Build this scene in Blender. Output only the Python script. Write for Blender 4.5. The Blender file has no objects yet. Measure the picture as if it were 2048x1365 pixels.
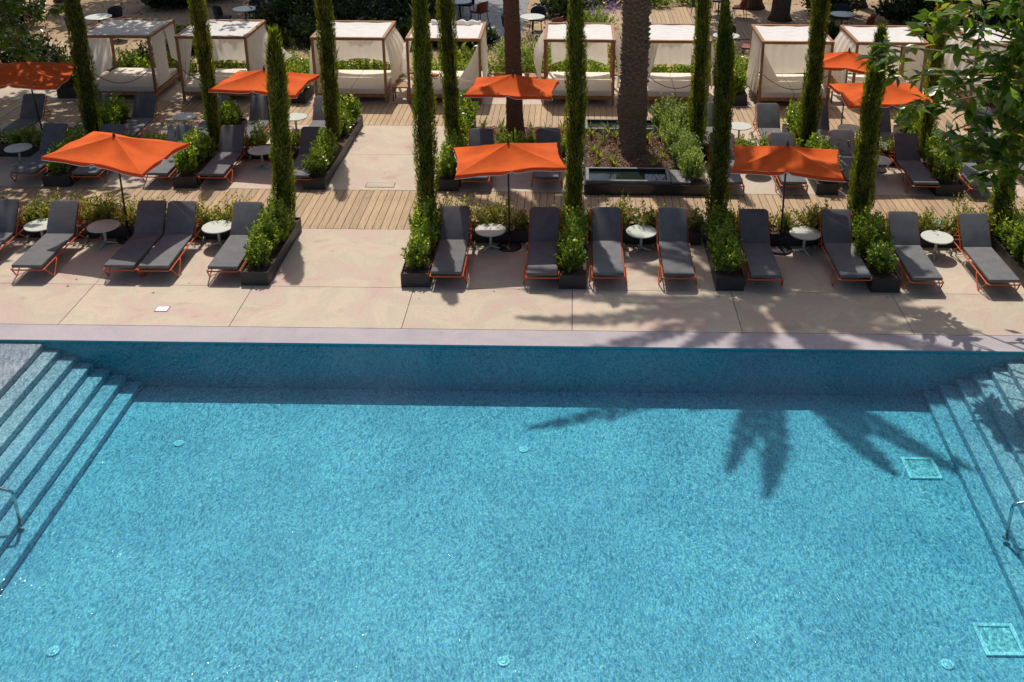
import bpy, bmesh, math, random
import numpy as np
from mathutils import Vector, Matrix
R = math.radians
rng = np.random.default_rng(7)
random.seed(7)
SC = bpy.context.scene
COL = SC.collection

# ------------------------------------------------------------------ camera, sky, sun, exposure
cam_d = bpy.data.cameras.new('camera'); cam = bpy.data.objects.new('camera', cam_d); COL.objects.link(cam)
cam_d.sensor_fit = 'HORIZONTAL'; cam_d.sensor_width = 36.0
cam_d.lens = 36.23; cam_d.shift_x = -0.0511; cam_d.shift_y = -0.1855
cam_d.clip_start = 0.1; cam_d.clip_end = 600
yaw, tilt, roll = R(-0.5517), R(20.9705), R(-0.3853)
fw = Vector((math.sin(yaw)*math.cos(tilt), math.cos(yaw)*math.cos(tilt), -math.sin(tilt)))
rt0 = Vector((math.cos(yaw), -math.sin(yaw), 0)); dn0 = fw.cross(rt0)
rt = rt0*math.cos(roll) + dn0*math.sin(roll); dn = dn0*math.cos(roll) - rt0*math.sin(roll)
m3 = Matrix((rt, -dn, -fw)).transposed()
cam.matrix_world = Matrix.Translation((0, 0, 9.3)) @ m3.to_4x4()
SC.camera = cam

SUN_DIR = Vector((-0.141, 0.508, 1.0)).normalized()      # towards the sun
el = math.asin(SUN_DIR.z)
world = bpy.data.worlds.new('World'); SC.world = world; world.use_nodes = True
wn = world.node_tree.nodes; wl = world.node_tree.links
sky = wn.new('ShaderNodeTexSky'); sky.sky_type = 'NISHITA'; sky.sun_disc = False
sky.sun_elevation = el; sky.sun_rotation = math.atan2(SUN_DIR.x, SUN_DIR.y)
bgn = wn['Background']; bgn.inputs['Strength'].default_value = 0.105
sky.air_density = 0.9; sky.dust_density = 3.0; sky.ozone_density = 0.6
wl.new(sky.outputs[0], bgn.inputs['Color'])
sun_d = bpy.data.lights.new('sun', 'SUN'); sun_d.energy = 4.25; sun_d.angle = R(0.53); sun_d.color = (1.0, 0.94, 0.85)
sun = bpy.data.objects.new('sun', sun_d); COL.objects.link(sun)
sun.rotation_euler = SUN_DIR.to_track_quat('Z', 'Y').to_euler(); sun.location = (0, 20, 40)
SC.view_settings.view_transform = 'Standard'; SC.view_settings.look = 'None'
SC.view_settings.exposure = 0.0; SC.view_settings.gamma = 1.0; SC.view_settings.use_curve_mapping = False
SC.cycles.use_denoising = True
SC.cycles.max_bounces = 8; SC.cycles.transparent_max_bounces = 16
SC.cycles.sample_clamp_indirect = 6.0

# ------------------------------------------------------------------ helpers
class MB:
    def __init__(s): s.v = []; s.f = []
    def add(s, vs, fs):
        o = len(s.v); s.v += [tuple(p) for p in vs]; s.f += [tuple(i+o for i in q) for q in fs]
    def box(s, x0, x1, y0, y1, z0, z1):
        s.add([(x0,y0,z0),(x1,y0,z0),(x1,y1,z0),(x0,y1,z0),(x0,y0,z1),(x1,y0,z1),(x1,y1,z1),(x0,y1,z1)],
              [(3,2,1,0),(4,5,6,7),(0,1,5,4),(1,2,6,5),(2,3,7,6),(3,0,4,7)])
    def prism(s, poly, z0, z1):
        n = len(poly)
        s.add([(x,y,z0) for x,y in poly]+[(x,y,z1) for x,y in poly],
              [tuple(range(n-1,-1,-1)), tuple(range(n,2*n))]+[(i,(i+1)%n,n+(i+1)%n,n+i) for i in range(n)])
    def tube(s, pts, r, n=8, cap=True):
        pts = [Vector(p) for p in pts]; m = len(pts)
        rs = r if isinstance(r, (list, tuple)) else [r]*m
        up = None; vs = []
        for i, p in enumerate(pts):
            d = (pts[min(i+1,m-1)]-pts[max(i-1,0)]).normalized()
            if up is None:
                up = Vector((0,0,1)) if abs(d.z) < .9 else Vector((1,0,0))
            a = d.cross(up)
            if a.length < 1e-4: a = d.cross(Vector((0,1,0)))
            a.normalize(); b = a.cross(d); up = b
            for k in range(n):
                t = 2*math.pi*k/n
                vs.append(p+(a*math.cos(t)+b*math.sin(t))*rs[i])
        fs = [(i*n+k, i*n+(k+1)%n, (i+1)*n+(k+1)%n, (i+1)*n+k) for i in range(m-1) for k in range(n)]
        if cap: fs += [tuple(range(n-1,-1,-1)), tuple(range((m-1)*n, m*n))]
        s.add(vs, fs)
    def lathe(s, prof, n=24, c=(0,0)):
        m = len(prof); vs = []
        for r_, z in prof:
            for k in range(n):
                t = 2*math.pi*k/n; vs.append((c[0]+r_*math.cos(t), c[1]+r_*math.sin(t), z))
        fs = [(i*n+k, i*n+(k+1)%n, (i+1)*n+(k+1)%n, (i+1)*n+k) for i in range(m-1) for k in range(n)]
        fs += [tuple(range(n-1,-1,-1)), tuple(range((m-1)*n, m*n))]
        s.add(vs, fs)
    def grid(s, fn, nu, nv):
        vs = [fn(i/nu, j/nv) for j in range(nv+1) for i in range(nu+1)]
        fs = [(j*(nu+1)+i, j*(nu+1)+i+1, (j+1)*(nu+1)+i+1, (j+1)*(nu+1)+i) for j in range(nv) for i in range(nu)]
        s.add(vs, fs)
    def data(s, name, smooth=False, bevel=0, seg=2):
        me = bpy.data.meshes.new(name); me.from_pydata(s.v, [], s.f); me.update()
        if bevel:
            bm = bmesh.new(); bm.from_mesh(me)
            bmesh.ops.bevel(bm, geom=list(bm.edges), offset=bevel, segments=seg, affect='EDGES', profile=.6)
            bm.to_mesh(me); bm.free()
        if smooth: me.polygons.foreach_set('use_smooth', [True]*len(me.polygons))
        return me

def tag(o, label=None, cat=None, group=None, kind=None):
    if label: o['label'] = label
    if cat: o['category'] = cat
    if group: o['group'] = group
    if kind: o['kind'] = kind
    return o
def link(name, me, mat, parent=None, loc=None):
    o = bpy.data.objects.new(name, me); COL.objects.link(o)
    if mat is not None and not me.materials: me.materials.append(mat)
    if parent is not None: o.parent = parent
    if loc is not None: o.location = loc
    return o
def part(name, mb, mat, parent=None, **k): return link(name, mb.data(name, **k), mat, parent)
def thing(name, label, cat, loc=(0,0,0), rz=0, group=None):
    o = bpy.data.objects.new(name, None); COL.objects.link(o); o.empty_display_size = .2
    o.location = loc; o.rotation_euler = (0,0,rz)
    return tag(o, label, cat, group)
KIDS = {}
def kids(o): return [c for c in bpy.data.objects if c.parent == o]
def dup(root, loc, rz=0, label=None, group=None, cat=None, scale=None):
    def cp(o, par, first=False):
        c = o.copy(); COL.objects.link(c)
        if par is not None: c.parent = par
        if o.name not in KIDS: KIDS[o.name] = kids(o)
        for k in KIDS[o.name]: cp(k, c)
        return c
    c = cp(root, None)
    c.location = loc; c.rotation_euler = (0,0,rz)
    if label: c['label'] = label
    if group: c['group'] = group
    if cat: c['category'] = cat
    if scale: c.scale = scale
    return c
def put(proto, used, loc, rz=0, label=None, group=None, scale=None):
    """the first call places the prototype itself, later calls place copies"""
    if proto.name not in used:
        if proto.name not in KIDS: KIDS[proto.name] = kids(proto)
        used.add(proto.name); proto.location = loc; proto.rotation_euler = (0,0,rz)
        if label: proto['label'] = label
        if group: proto['group'] = group
        if scale: proto.scale = scale
        return proto
    return dup(proto, loc, rz, label, group, scale=scale)
USED = set()

def quads_mesh(name, V, nper=4):
    """V: (n, nper, 3) -> mesh of n separate polygons"""
    n = V.shape[0]; me = bpy.data.meshes.new(name)
    me.vertices.add(n*nper); me.vertices.foreach_set('co', V.reshape(-1).astype(np.float32))
    me.loops.add(n*nper); me.loops.foreach_set('vertex_index', np.arange(n*nper, dtype=np.int32))
    me.polygons.add(n); me.polygons.foreach_set('loop_start', np.arange(0, n*nper, nper, dtype=np.int32))
    me.polygons.foreach_set('loop_total', np.full(n, nper, dtype=np.int32))
    me.update(calc_edges=True); me.validate()
    return me
def nrm(a): return a/np.maximum(np.linalg.norm(a, axis=-1, keepdims=True), 1e-6)
def leaf_quads(P, D, L, W, rg, fold=.12, N=None):
    n = len(P); D = nrm(D)
    if N is None: N = nrm(rg.normal(size=(n,3)) + np.array([0,0,.9]))
    S = nrm(np.cross(D, N)); U = np.cross(S, D)
    L = np.broadcast_to(L, (n,))[:,None]; W = np.broadcast_to(W, (n,))[:,None]
    V = np.stack([P, P+D*L*.45+S*W*.5+U*W*fold, P+D*L, P+D*L*.45-S*W*.5+U*W*fold], 1)
    return V

# ------------------------------------------------------------------ materials
def mat(name): 
    m = bpy.data.materials.new(name); m.use_nodes = True
    return m, m.node_tree.nodes, m.node_tree.links, m.node_tree.nodes['Principled BSDF']
def simple(name, col, rough=.6, metal=0, spec=.5, noise=0, nscale=8, bump=0, bscale=60):
    m, n, l, b = mat(name)
    b.inputs['Roughness'].default_value = rough; b.inputs['Metallic'].default_value = metal
    b.inputs['Specular IOR Level'].default_value = spec
    b.inputs['Base Color'].default_value = (*col, 1)
    tc = n.new('ShaderNodeTexCoord')
    if noise:
        t = n.new('ShaderNodeTexNoise'); t.inputs['Scale'].default_value = nscale; t.inputs['Detail'].default_value = 6
        oi = n.new('ShaderNodeObjectInfo'); ad = n.new('ShaderNodeVectorMath'); ad.operation = 'ADD'
        l.new(tc.outputs['Object'], ad.inputs[0]); l.new(oi.outputs['Location'], ad.inputs[1]); l.new(ad.outputs[0], t.inputs['Vector'])
        r = n.new('ShaderNodeValToRGB'); e = r.color_ramp.elements
        e[0].position = .3; e[1].position = .7
        e[0].color = (*[c*(1-noise) for c in col], 1); e[1].color = (*[min(1,c*(1+noise)) for c in col], 1)
        l.new(t.outputs[0], r.inputs[0]); l.new(r.outputs[0], b.inputs['Base Color'])
    if bump:
        t2 = n.new('ShaderNodeTexNoise'); t2.inputs['Scale'].default_value = bscale; t2.inputs['Detail'].default_value = 4
        l.new(tc.outputs['Object'], t2.inputs['Vector'])
        bp = n.new('ShaderNodeBump'); bp.inputs['Strength'].default_value = bump; bp.inputs['Distance'].default_value = .02
        l.new(t2.outputs[0], bp.inputs['Height']); l.new(bp.outputs[0], b.inputs['Normal'])
    return m
def leafmat(name, c0, c1, trans=.4, tcol=None, rough=.45, spec=.4, c2=None):
    m, n, l, b = mat(name)
    b.inputs['Roughness'].default_value = rough; b.inputs['Specular IOR Level'].default_value = spec
    g = n.new('ShaderNodeNewGeometry'); r = n.new('ShaderNodeValToRGB'); e = r.color_ramp.elements
    e[0].color = (*c0,1); e[1].color = (*c1,1); e[0].position = .1; e[1].position = .8
    if c2: x = e.new(.97); x.color = (*c2,1)
    oi = n.new('ShaderNodeObjectInfo'); hs = n.new('ShaderNodeHueSaturation')
    mr = n.new('ShaderNodeMapRange'); mr.inputs[3].default_value = .78; mr.inputs[4].default_value = 1.2
    l.new(oi.outputs['Random'], mr.inputs[0]); l.new(mr.outputs[0], hs.inputs['Value'])
    tn = n.new('ShaderNodeTexNoise'); tn.inputs['Scale'].default_value = 2.6; tn.inputs['Detail'].default_value = 3; l.new(g.outputs['Position'], tn.inputs['Vector'])
    tm = n.new('ShaderNodeMapRange'); tm.inputs[1].default_value=.3; tm.inputs[2].default_value=.7; tm.inputs[3].default_value=-.22; tm.inputs[4].default_value=.22; l.new(tn.outputs[0], tm.inputs[0])
    av = n.new('ShaderNodeMath'); av.operation='ADD'; av.use_clamp=True; l.new(g.outputs['Random Per Island'], av.inputs[0]); l.new(tm.outputs[0], av.inputs[1])
    l.new(av.outputs[0], r.inputs[0]); l.new(r.outputs[0], hs.inputs['Color'])
    l.new(hs.outputs[0], b.inputs['Base Color'])
    tr = n.new('ShaderNodeBsdfTranslucent'); mx = n.new('ShaderNodeMixShader'); mx.inputs[0].default_value = trans
    mu = n.new('ShaderNodeMix'); mu.data_type = 'RGBA'; mu.blend_type = 'MULTIPLY'; mu.inputs[0].default_value = 1
    l.new(hs.outputs[0], mu.inputs[6]); mu.inputs[7].default_value = (*(tcol or (2.6, 2.3, .9)), 1)
    l.new(mu.outputs[2], tr.inputs[0])
    l.new(b.outputs[0], mx.inputs[1]); l.new(tr.outputs[0], mx.inputs[2])
    l.new(mx.outputs[0], n['Material Output'].inputs[0])
    return m
def clothmat(name, col, trans=.3, rough=.85, tcol=None, wr=.15, noise=.06, wscale=9):
    m, n, l, b = mat(name)
    b.inputs['Roughness'].default_value = rough; b.inputs['Specular IOR Level'].default_value = .2
    tc = n.new('ShaderNodeTexCoord')
    t = n.new('ShaderNodeTexNoise'); t.inputs['Scale'].default_value = wscale; t.inputs['Detail'].default_value = 5
    l.new(tc.outputs['Object'], t.inputs['Vector'])
    r = n.new('ShaderNodeValToRGB'); e = r.color_ramp.elements; e[0].position=.3; e[1].position=.7
    e[0].color = (*[c*(1-noise) for c in col],1); e[1].color = (*[min(1,c*(1+noise)) for c in col],1)
    l.new(t.outputs[0], r.inputs[0]); l.new(r.outputs[0], b.inputs['Base Color'])
    bp = n.new('ShaderNodeBump'); bp.inputs['Strength'].default_value = wr; bp.inputs['Distance'].default_value = .05
    l.new(t.outputs[0], bp.inputs['Height']); l.new(bp.outputs[0], b.inputs['Normal'])
    tr = n.new('ShaderNodeBsdfTranslucent'); tr.inputs[0].default_value = (*(tcol or col),1)
    mx = n.new('ShaderNodeMixShader'); mx.inputs[0].default_value = trans
    l.new(b.outputs[0], mx.inputs[1]); l.new(tr.outputs[0], mx.inputs[2]); l.new(mx.outputs[0], n['Material Output'].inputs[0])
    return m
def ramp(n, stops):
    r = n.new('ShaderNodeValToRGB'); e = r.color_ramp.elements
    while len(e) < len(stops): e.new(.5)
    for x, (p, c) in zip(e, stops): x.position = p; x.color = (*c, 1)
    return r

def concrete_mat(name, stops, stain):
    m, n, l, b = mat(name)
    tc = n.new('ShaderNodeTexCoord'); geo = n.new('ShaderNodeNewGeometry')
    a = n.new('ShaderNodeTexNoise'); a.inputs['Scale'].default_value = .95; a.inputs['Detail'].default_value = 7; a.inputs['Roughness'].default_value = .62
    a.inputs['Distortion'].default_value = .8
    l.new(geo.outputs['Position'], a.inputs['Vector'])
    r = ramp(n, stops); l.new(a.outputs[0], r.inputs[0])
    f = n.new('ShaderNodeTexNoise'); f.inputs['Scale'].default_value = 26; f.inputs['Detail'].default_value = 8; f.inputs['Roughness'].default_value = .7
    l.new(geo.outputs['Position'], f.inputs['Vector'])
    fr = ramp(n, [(.3,(.86,.86,.86)),(.7,(1.06,1.06,1.06))]); l.new(f.outputs[0], fr.inputs[0])
    mu = n.new('ShaderNodeMix'); mu.data_type='RGBA'; mu.blend_type='MULTIPLY'; mu.inputs[0].default_value=1
    l.new(r.outputs[0], mu.inputs[6]); l.new(fr.outputs[0], mu.inputs[7])
    s = n.new('ShaderNodeTexNoise'); s.inputs['Scale'].default_value = 1.7; s.inputs['Detail'].default_value = 9; s.inputs['Roughness'].default_value = .6
    mp = n.new('ShaderNodeMapping'); mp.inputs['Scale'].default_value = (.8,1.5,1); mp.inputs['Location'].default_value = (3.1,7.7,0)
    l.new(geo.outputs['Position'], mp.inputs[0]); l.new(mp.outputs[0], s.inputs['Vector'])
    sr = ramp(n, [(.60,(1,1,1)),(.74,stain)]); l.new(s.outputs[0], sr.inputs[0])
    m2 = n.new('ShaderNodeMix'); m2.data_type='RGBA'; m2.blend_type='MULTIPLY'; m2.inputs[0].default_value=1
    l.new(mu.outputs[2], m2.inputs[6]); l.new(sr.outputs[0], m2.inputs[7])
    oi = n.new('ShaderNodeObjectInfo'); hs = n.new('ShaderNodeHueSaturation')
    mr = n.new('ShaderNodeMapRange'); mr.inputs[3].default_value=.95; mr.inputs[4].default_value=1.05
    l.new(oi.outputs['Random'], mr.inputs[0]); l.new(mr.outputs[0], hs.inputs['Value']); l.new(m2.outputs[2], hs.inputs['Color'])
    l.new(hs.outputs[0], b.inputs['Base Color']); b.inputs['Roughness'].default_value = .8
    b.inputs['Specular IOR Level'].default_value = .25
    bp = n.new('ShaderNodeBump'); bp.inputs['Strength'].default_value=.12; bp.inputs['Distance'].default_value=.01
    l.new(f.outputs[0], bp.inputs['Height']); l.new(bp.outputs[0], b.inputs['Normal'])
    return m
M = {}
M['concrete'] = concrete_mat('washed_concrete', [(.30,(.425,.31,.26)),(.42,(.475,.355,.295)),(.48,(.44,.375,.29)),(.56,(.49,.405,.31)),(.64,(.48,.365,.30)),(.74,(.44,.37,.295))], (.80,.76,.70))
M['coping'] = concrete_mat('coping_stone', [(.3,(.33,.295,.32)),(.5,(.38,.335,.355)),(.7,(.41,.355,.365))], (.88,.86,.88))
def wood(name, cols, gscale=(14,.8,3), rough=.7, axis=None):
    m, n, l, b = mat(name)
    tc = n.new('ShaderNodeTexCoord'); oi = n.new('ShaderNodeObjectInfo')
    mp = n.new('ShaderNodeMapping'); mp.inputs['Scale'].default_value = gscale
    l.new(tc.outputs['Object'], mp.inputs[0])
    ad = n.new('ShaderNodeVectorMath'); ad.operation='ADD'
    sc = n.new('ShaderNodeVectorMath'); sc.operation='SCALE'; sc.inputs['Scale'].default_value = 1.0
    l.new(oi.outputs['Location'], sc.inputs[0]); l.new(mp.outputs[0], ad.inputs[0]); l.new(sc.outputs[0], ad.inputs[1])
    t = n.new('ShaderNodeTexNoise'); t.inputs['Scale'].default_value = 2.2; t.inputs['Detail'].default_value = 8; t.inputs['Roughness'].default_value=.65
    l.new(ad.outputs[0], t.inputs['Vector'])
    r = ramp(n, [(.28,cols[0]),(.5,cols[1]),(.74,cols[2])]); l.new(t.outputs[0], r.inputs[0])
    hs = n.new('ShaderNodeHueSaturation'); mr = n.new('ShaderNodeMapRange'); mr.inputs[3].default_value=.86; mr.inputs[4].default_value=1.12
    l.new(oi.outputs['Random'], mr.inputs[0]); l.new(mr.outputs[0], hs.inputs['Value']); l.new(r.outputs[0], hs.inputs['Color'])
    l.new(hs.outputs[0], b.inputs['Base Color']); b.inputs['Roughness'].default_value = rough
    bp = n.new('ShaderNodeBump'); bp.inputs['Strength'].default_value=.25; bp.inputs['Distance'].default_value=.004
    l.new(t.outputs[0], bp.inputs['Height']); l.new(bp.outputs[0], b.inputs['Normal'])
    return m
M['deck'] = wood('weathered_deck_wood', [(.235,.15,.083),(.35,.235,.132),(.43,.30,.175)])
M['teak'] = wood('oiled_teak', [(.20,.085,.03),(.32,.15,.06),(.41,.21,.095)], gscale=(6,6,2), rough=.5)
M['joint'] = simple('dark_joint', (.05,.042,.036), .95)
M['steel'] = simple('dark_planter_steel', (.030,.032,.033), .5, spec=.35, noise=.25, nscale=6)
M['trough'] = simple('black_trough_steel', (.02,.021,.023), .3, noise=.3, nscale=7)
M['slate'] = simple('grey_slate', (.14,.14,.14), .5, noise=.2, nscale=6)
M['soil'] = simple('bark_soil', (.085,.045,.028), .95, noise=.6, nscale=40, bump=.8, bscale=50)
M['orange_steel'] = simple('orange_painted_steel', (.50,.085,.016), .4)
M['wheel'] = simple('grey_rubber', (.25,.25,.24), .6)
M['table'] = simple('pale_green_enamel', (.50,.52,.46), .32, noise=.04)
M['pole'] = simple('dark_pole', (.035,.03,.028), .35, metal=.3)
M['chrome'] = simple('brushed_steel', (.55,.57,.58), .22, metal=1)
M['white'] = simple('white_trim', (.78,.78,.76), .6)
M['lens'] = simple('pool_lamp_glass', (.80,.83,.83), .2)
M['pool_white'] = simple('white_pool_fitting', (.93,.94,.93), .4)
M['teal'] = simple('teal_paint', (.10,.24,.22), .5)
M['terracotta'] = simple('terracotta_leather', (.22,.045,.02), .5, noise=.2)
M['dark_fabric'] = simple('dark_blue_fabric', (.03,.033,.045), .85)
M['fruit_red'] = simple('red_fruit', (.5,.03,.015), .35)
M['fruit_yel'] = simple('yellow_fruit', (.75,.42,.04), .4)
# cushion: woven, with slight tone drift
def cushion_mat():
    m, n, l, b = mat('grey_outdoor_canvas'); b.inputs['Roughness'].default_value=.8; b.inputs['Specular IOR Level'].default_value=.3
    tc = n.new('ShaderNodeTexCoord'); oi = n.new('ShaderNodeObjectInfo')
    t = n.new('ShaderNodeTexNoise'); t.inputs['Scale'].default_value = 5; t.inputs['Detail'].default_value=6
    ad = n.new('ShaderNodeVectorMath'); l.new(tc.outputs['Object'], ad.inputs[0]); l.new(oi.outputs['Location'], ad.inputs[1]); l.new(ad.outputs[0], t.inputs['Vector'])
    r = ramp(n, [(.3,(.105,.105,.109)),(.7,(.140,.140,.146))]); l.new(t.outputs[0], r.inputs[0])
    w = n.new('ShaderNodeTexNoise'); w.inputs['Scale'].default_value=160; l.new(tc.outputs['Object'], w.inputs['Vector'])
    bp = n.new('ShaderNodeBump'); bp.inputs['Strength'].default_value=.25; bp.inputs['Distance'].default_value=.004
    ma = n.new('ShaderNodeMath'); ma.operation='MULTIPLY_ADD'; ma.inputs[1].default_value=4; l.new(t.outputs[0], ma.inputs[0]); l.new(w.outputs[0], ma.inputs[2])
    l.new(ma.outputs[0], bp.inputs['Height']); l.new(bp.outputs[0], b.inputs['Normal'])
    hs = n.new('ShaderNodeHueSaturation'); mr = n.new('ShaderNodeMapRange'); mr.inputs[3].default_value=.88; mr.inputs[4].default_value=1.12
    l.new(oi.outputs['Random'], mr.inputs[0]); l.new(mr.outputs[0], hs.inputs['Value']); l.new(r.outputs[0], hs.inputs['Color'])
    l.new(hs.outputs[0], b.inputs['Base Color'])
    return m
M['cushion'] = cushion_mat()
M['canopy'] = clothmat('orange_canvas', (.66,.110,.018), trans=.2, tcol=(.88,.13,.015), wr=.6, noise=.15, wscale=2.4)
M['valance'] = clothmat('orange_canvas_edge', (.70,.10,.02), trans=.3, tcol=(.85,.08,.01), wr=.2)
M['sheer'] = clothmat('white_voile', (.86,.80,.71), trans=.42, tcol=(.88,.80,.68), wr=.35, wscale=4)
M['roofcloth'] = clothmat('white_roof_cloth', (.88,.87,.86), trans=.40, tcol=(.85,.78,.66), wr=.5, wscale=5)
M['mattress'] = clothmat('cream_mattress', (.64,.57,.48), trans=0, wr=.1)
M['rope'] = simple('hemp_rope', (.25,.17,.1), .9)
M['boxwood'] = leafmat('shrub_leaves', (.045,.095,.012), (.17,.26,.035), .48, c2=(.34,.38,.10), rough=.28, spec=.6)
M['grey_shrub'] = leafmat('grey_green_leaves', (.11,.17,.06), (.22,.29,.12), .45)
M['hedge'] = leafmat('hedge_leaves', (.08,.12,.025), (.21,.23,.07), .48, c2=(.42,.34,.17))
M['cypress'] = leafmat('cypress_scales', (.042,.070,.011), (.175,.205,.030), .50, tcol=(2.5,2.4,.7), spec=.25, rough=.6, c2=(.24,.24,.07))
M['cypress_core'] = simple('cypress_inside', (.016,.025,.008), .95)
M['bigleaf'] = leafmat('magnolia_leaf', (.03,.08,.012), (.11,.19,.028), .45, tcol=(2.9,2.6,.5), rough=.28, spec=.6, c2=(.20,.16,.04))
M['treeleaf'] = leafmat('tree_leaves', (.02,.05,.010), (.05,.09,.018), .15)
M['darkleaf'] = leafmat('dark_leaves', (.010,.024,.008), (.04,.066,.018), .25, rough=.3, spec=.6)
M['strap'] = leafmat('strap_leaves', (.08,.13,.02), (.19,.22,.05), .4, c2=(.28,.24,.08))
M['frond'] = leafmat('palm_leaflets', (.04,.075,.02), (.08,.12,.03), .25)
M['purple'] = leafmat('purple_petals', (.20,.10,.42), (.38,.24,.66), .3, tcol=(1,1,1))
M['petal'] = leafmat('white_petals', (.5,.42,.36), (.75,.7,.66), .3, tcol=(1,1,1))
M['pink'] = leafmat('pink_blossom', (.42,.20,.16), (.60,.34,.26), .3, tcol=(1.2,1,1))
M['chips'] = leafmat('bark_chips', (.10,.045,.028), (.27,.14,.085), 0, c2=(.42,.27,.17), rough=.9, spec=.2)
def bark(name, c0, c1, vs=(6,6,22), b_=.9):
    m, n, l, b = mat(name); tc = n.new('ShaderNodeTexCoord')
    mp = n.new('ShaderNodeMapping'); mp.inputs['Scale'].default_value = vs; l.new(tc.outputs['Object'], mp.inputs[0])
    t = n.new('ShaderNodeTexNoise'); t.inputs['Scale'].default_value=1.6; t.inputs['Detail'].default_value=8; t.inputs['Roughness'].default_value=.7
    l.new(mp.outputs[0], t.inputs['Vector']); r = ramp(n, [(.3,c0),(.7,c1)]); l.new(t.outputs[0], r.inputs[0])
    l.new(r.outputs[0], b.inputs['Base Color']); b.inputs['Roughness'].default_value=.95; b.inputs['Specular IOR Level'].default_value=.15
    bp = n.new('ShaderNodeBump'); bp.inputs['Strength'].default_value=b_; bp.inputs['Distance'].default_value=.04
    l.new(t.outputs[0], bp.inputs['Height']); l.new(bp.outputs[0], b.inputs['Normal'])
    return m
M['palm_bark'] = bark('palm_bark', (.085,.052,.032), (.33,.225,.145))
M['leaf_base'] = bark('cut_leaf_bases', (.13,.09,.06), (.42,.33,.24), vs=(9,9,9))
M['palm_bark2'] = bark('reddish_palm_bark', (.08,.042,.026), (.24,.14,.09), vs=(5,5,30))
M['bark'] = bark('tree_bark', (.05,.034,.022), (.15,.10,.065), vs=(14,14,3))
M['twig'] = bark('twig_bark', (.16,.11,.06), (.30,.21,.12), vs=(20,20,20), b_=.2)
# garden ground: sand with litter
def sand():
    m, n, l, b = mat('garden_sand'); g = n.new('ShaderNodeNewGeometry')
    t = n.new('ShaderNodeTexNoise'); t.inputs['Scale'].default_value=.6; t.inputs['Detail'].default_value=9; l.new(g.outputs['Position'], t.inputs['Vector'])
    r = ramp(n, [(.3,(.22,.145,.085)),(.5,(.36,.255,.15)),(.7,(.45,.335,.20))]); l.new(t.outputs[0], r.inputs[0])
    t2 = n.new('ShaderNodeTexNoise'); t2.inputs['Scale'].default_value=14; t2.inputs['Detail'].default_value=6; l.new(g.outputs['Position'], t2.inputs['Vector'])
    r2 = ramp(n, [(.42,(1,1,1)),(.62,(.72,.66,.6))]); l.new(t2.outputs[0], r2.inputs[0])
    mu = n.new('ShaderNodeMix'); mu.data_type='RGBA'; mu.blend_type='MULTIPLY'; mu.inputs[0].default_value=1
    l.new(r.outputs[0], mu.inputs[6]); l.new(r2.outputs[0], mu.inputs[7]); l.new(mu.outputs[2], b.inputs['Base Color']); b.inputs['Roughness'].default_value=.95
    return m
M['sand'] = sand()
# pool mosaic
def mosaic(name, small=50.0, c=None, contrast=1.0):
    m, n, l, b = mat(name); g = n.new('ShaderNodeNewGeometry')
    wv = n.new('ShaderNodeTexNoise'); wv.inputs['Scale'].default_value = 16; wv.inputs['Detail'].default_value = 2; l.new(g.outputs['Position'], wv.inputs['Vector'])
    sc = n.new('ShaderNodeVectorMath'); sc.operation='SCALE'; sc.inputs['Scale'].default_value=.035; l.new(wv.outputs['Color'], sc.inputs[0])
    ad = n.new('ShaderNodeVectorMath'); ad.operation='ADD'; l.new(g.outputs['Position'], ad.inputs[0]); l.new(sc.outputs[0], ad.inputs[1])
    v = n.new('ShaderNodeTexVoronoi'); v.inputs['Scale'].default_value=small; v.inputs['Randomness'].default_value=.35; l.new(ad.outputs[0], v.inputs['Vector'])
    sp = n.new('ShaderNodeSeparateColor'); l.new(v.outputs['Color'], sp.inputs[0])
    r = ramp(n, c or [(.0,(.25,.36,.52)),(.2,(.40,.49,.60)),(.5,(.445,.525,.615)),(.8,(.49,.56,.635)),(.93,(.65,.66,.53)),(1.0,(.78,.81,.84))]); l.new(sp.outputs[0], r.inputs[0])
    t = n.new('ShaderNodeTexNoise'); t.inputs['Scale'].default_value=.5; t.inputs['Detail'].default_value=4; l.new(g.outputs['Position'], t.inputs['Vector'])
    tr = ramp(n, [(.35,(.88,.90,.92)),(.65,(1.04,1.03,1.02))]); l.new(t.outputs[0], tr.inputs[0])
    mu = n.new('ShaderNodeMix'); mu.data_type='RGBA'; mu.blend_type='MULTIPLY'; mu.inputs[0].default_value=1
    l.new(r.outputs[0], mu.inputs[6]); l.new(tr.outputs[0], mu.inputs[7]); l.new(mu.outputs[2], b.inputs['Base Color'])
    b.inputs['Roughness'].default_value=.5; b.inputs['Specular IOR Level'].default_value=.2
    return m
M['mosaic'] = mosaic('pool_mosaic')
M['wall_tile_shaded'] = mosaic('pool_wall_tile_shaded',small=60,c=[(0,(.045,.33,.40)),(1,(.07,.40,.47))])  # shade on the far wall put into a darker teal tile colour
M['shelf_stone'] = mosaic('shelf_stone',small=50,c=[(0,(.39,.38,.42)),(.6,(.44,.425,.46)),(1,(.50,.49,.52))])
M['step_tile'] = mosaic('step_tile',small=46,c=[(0,(.30,.37,.45)),(.5,(.45,.50,.54)),(1,(.62,.66,.67))])
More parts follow.
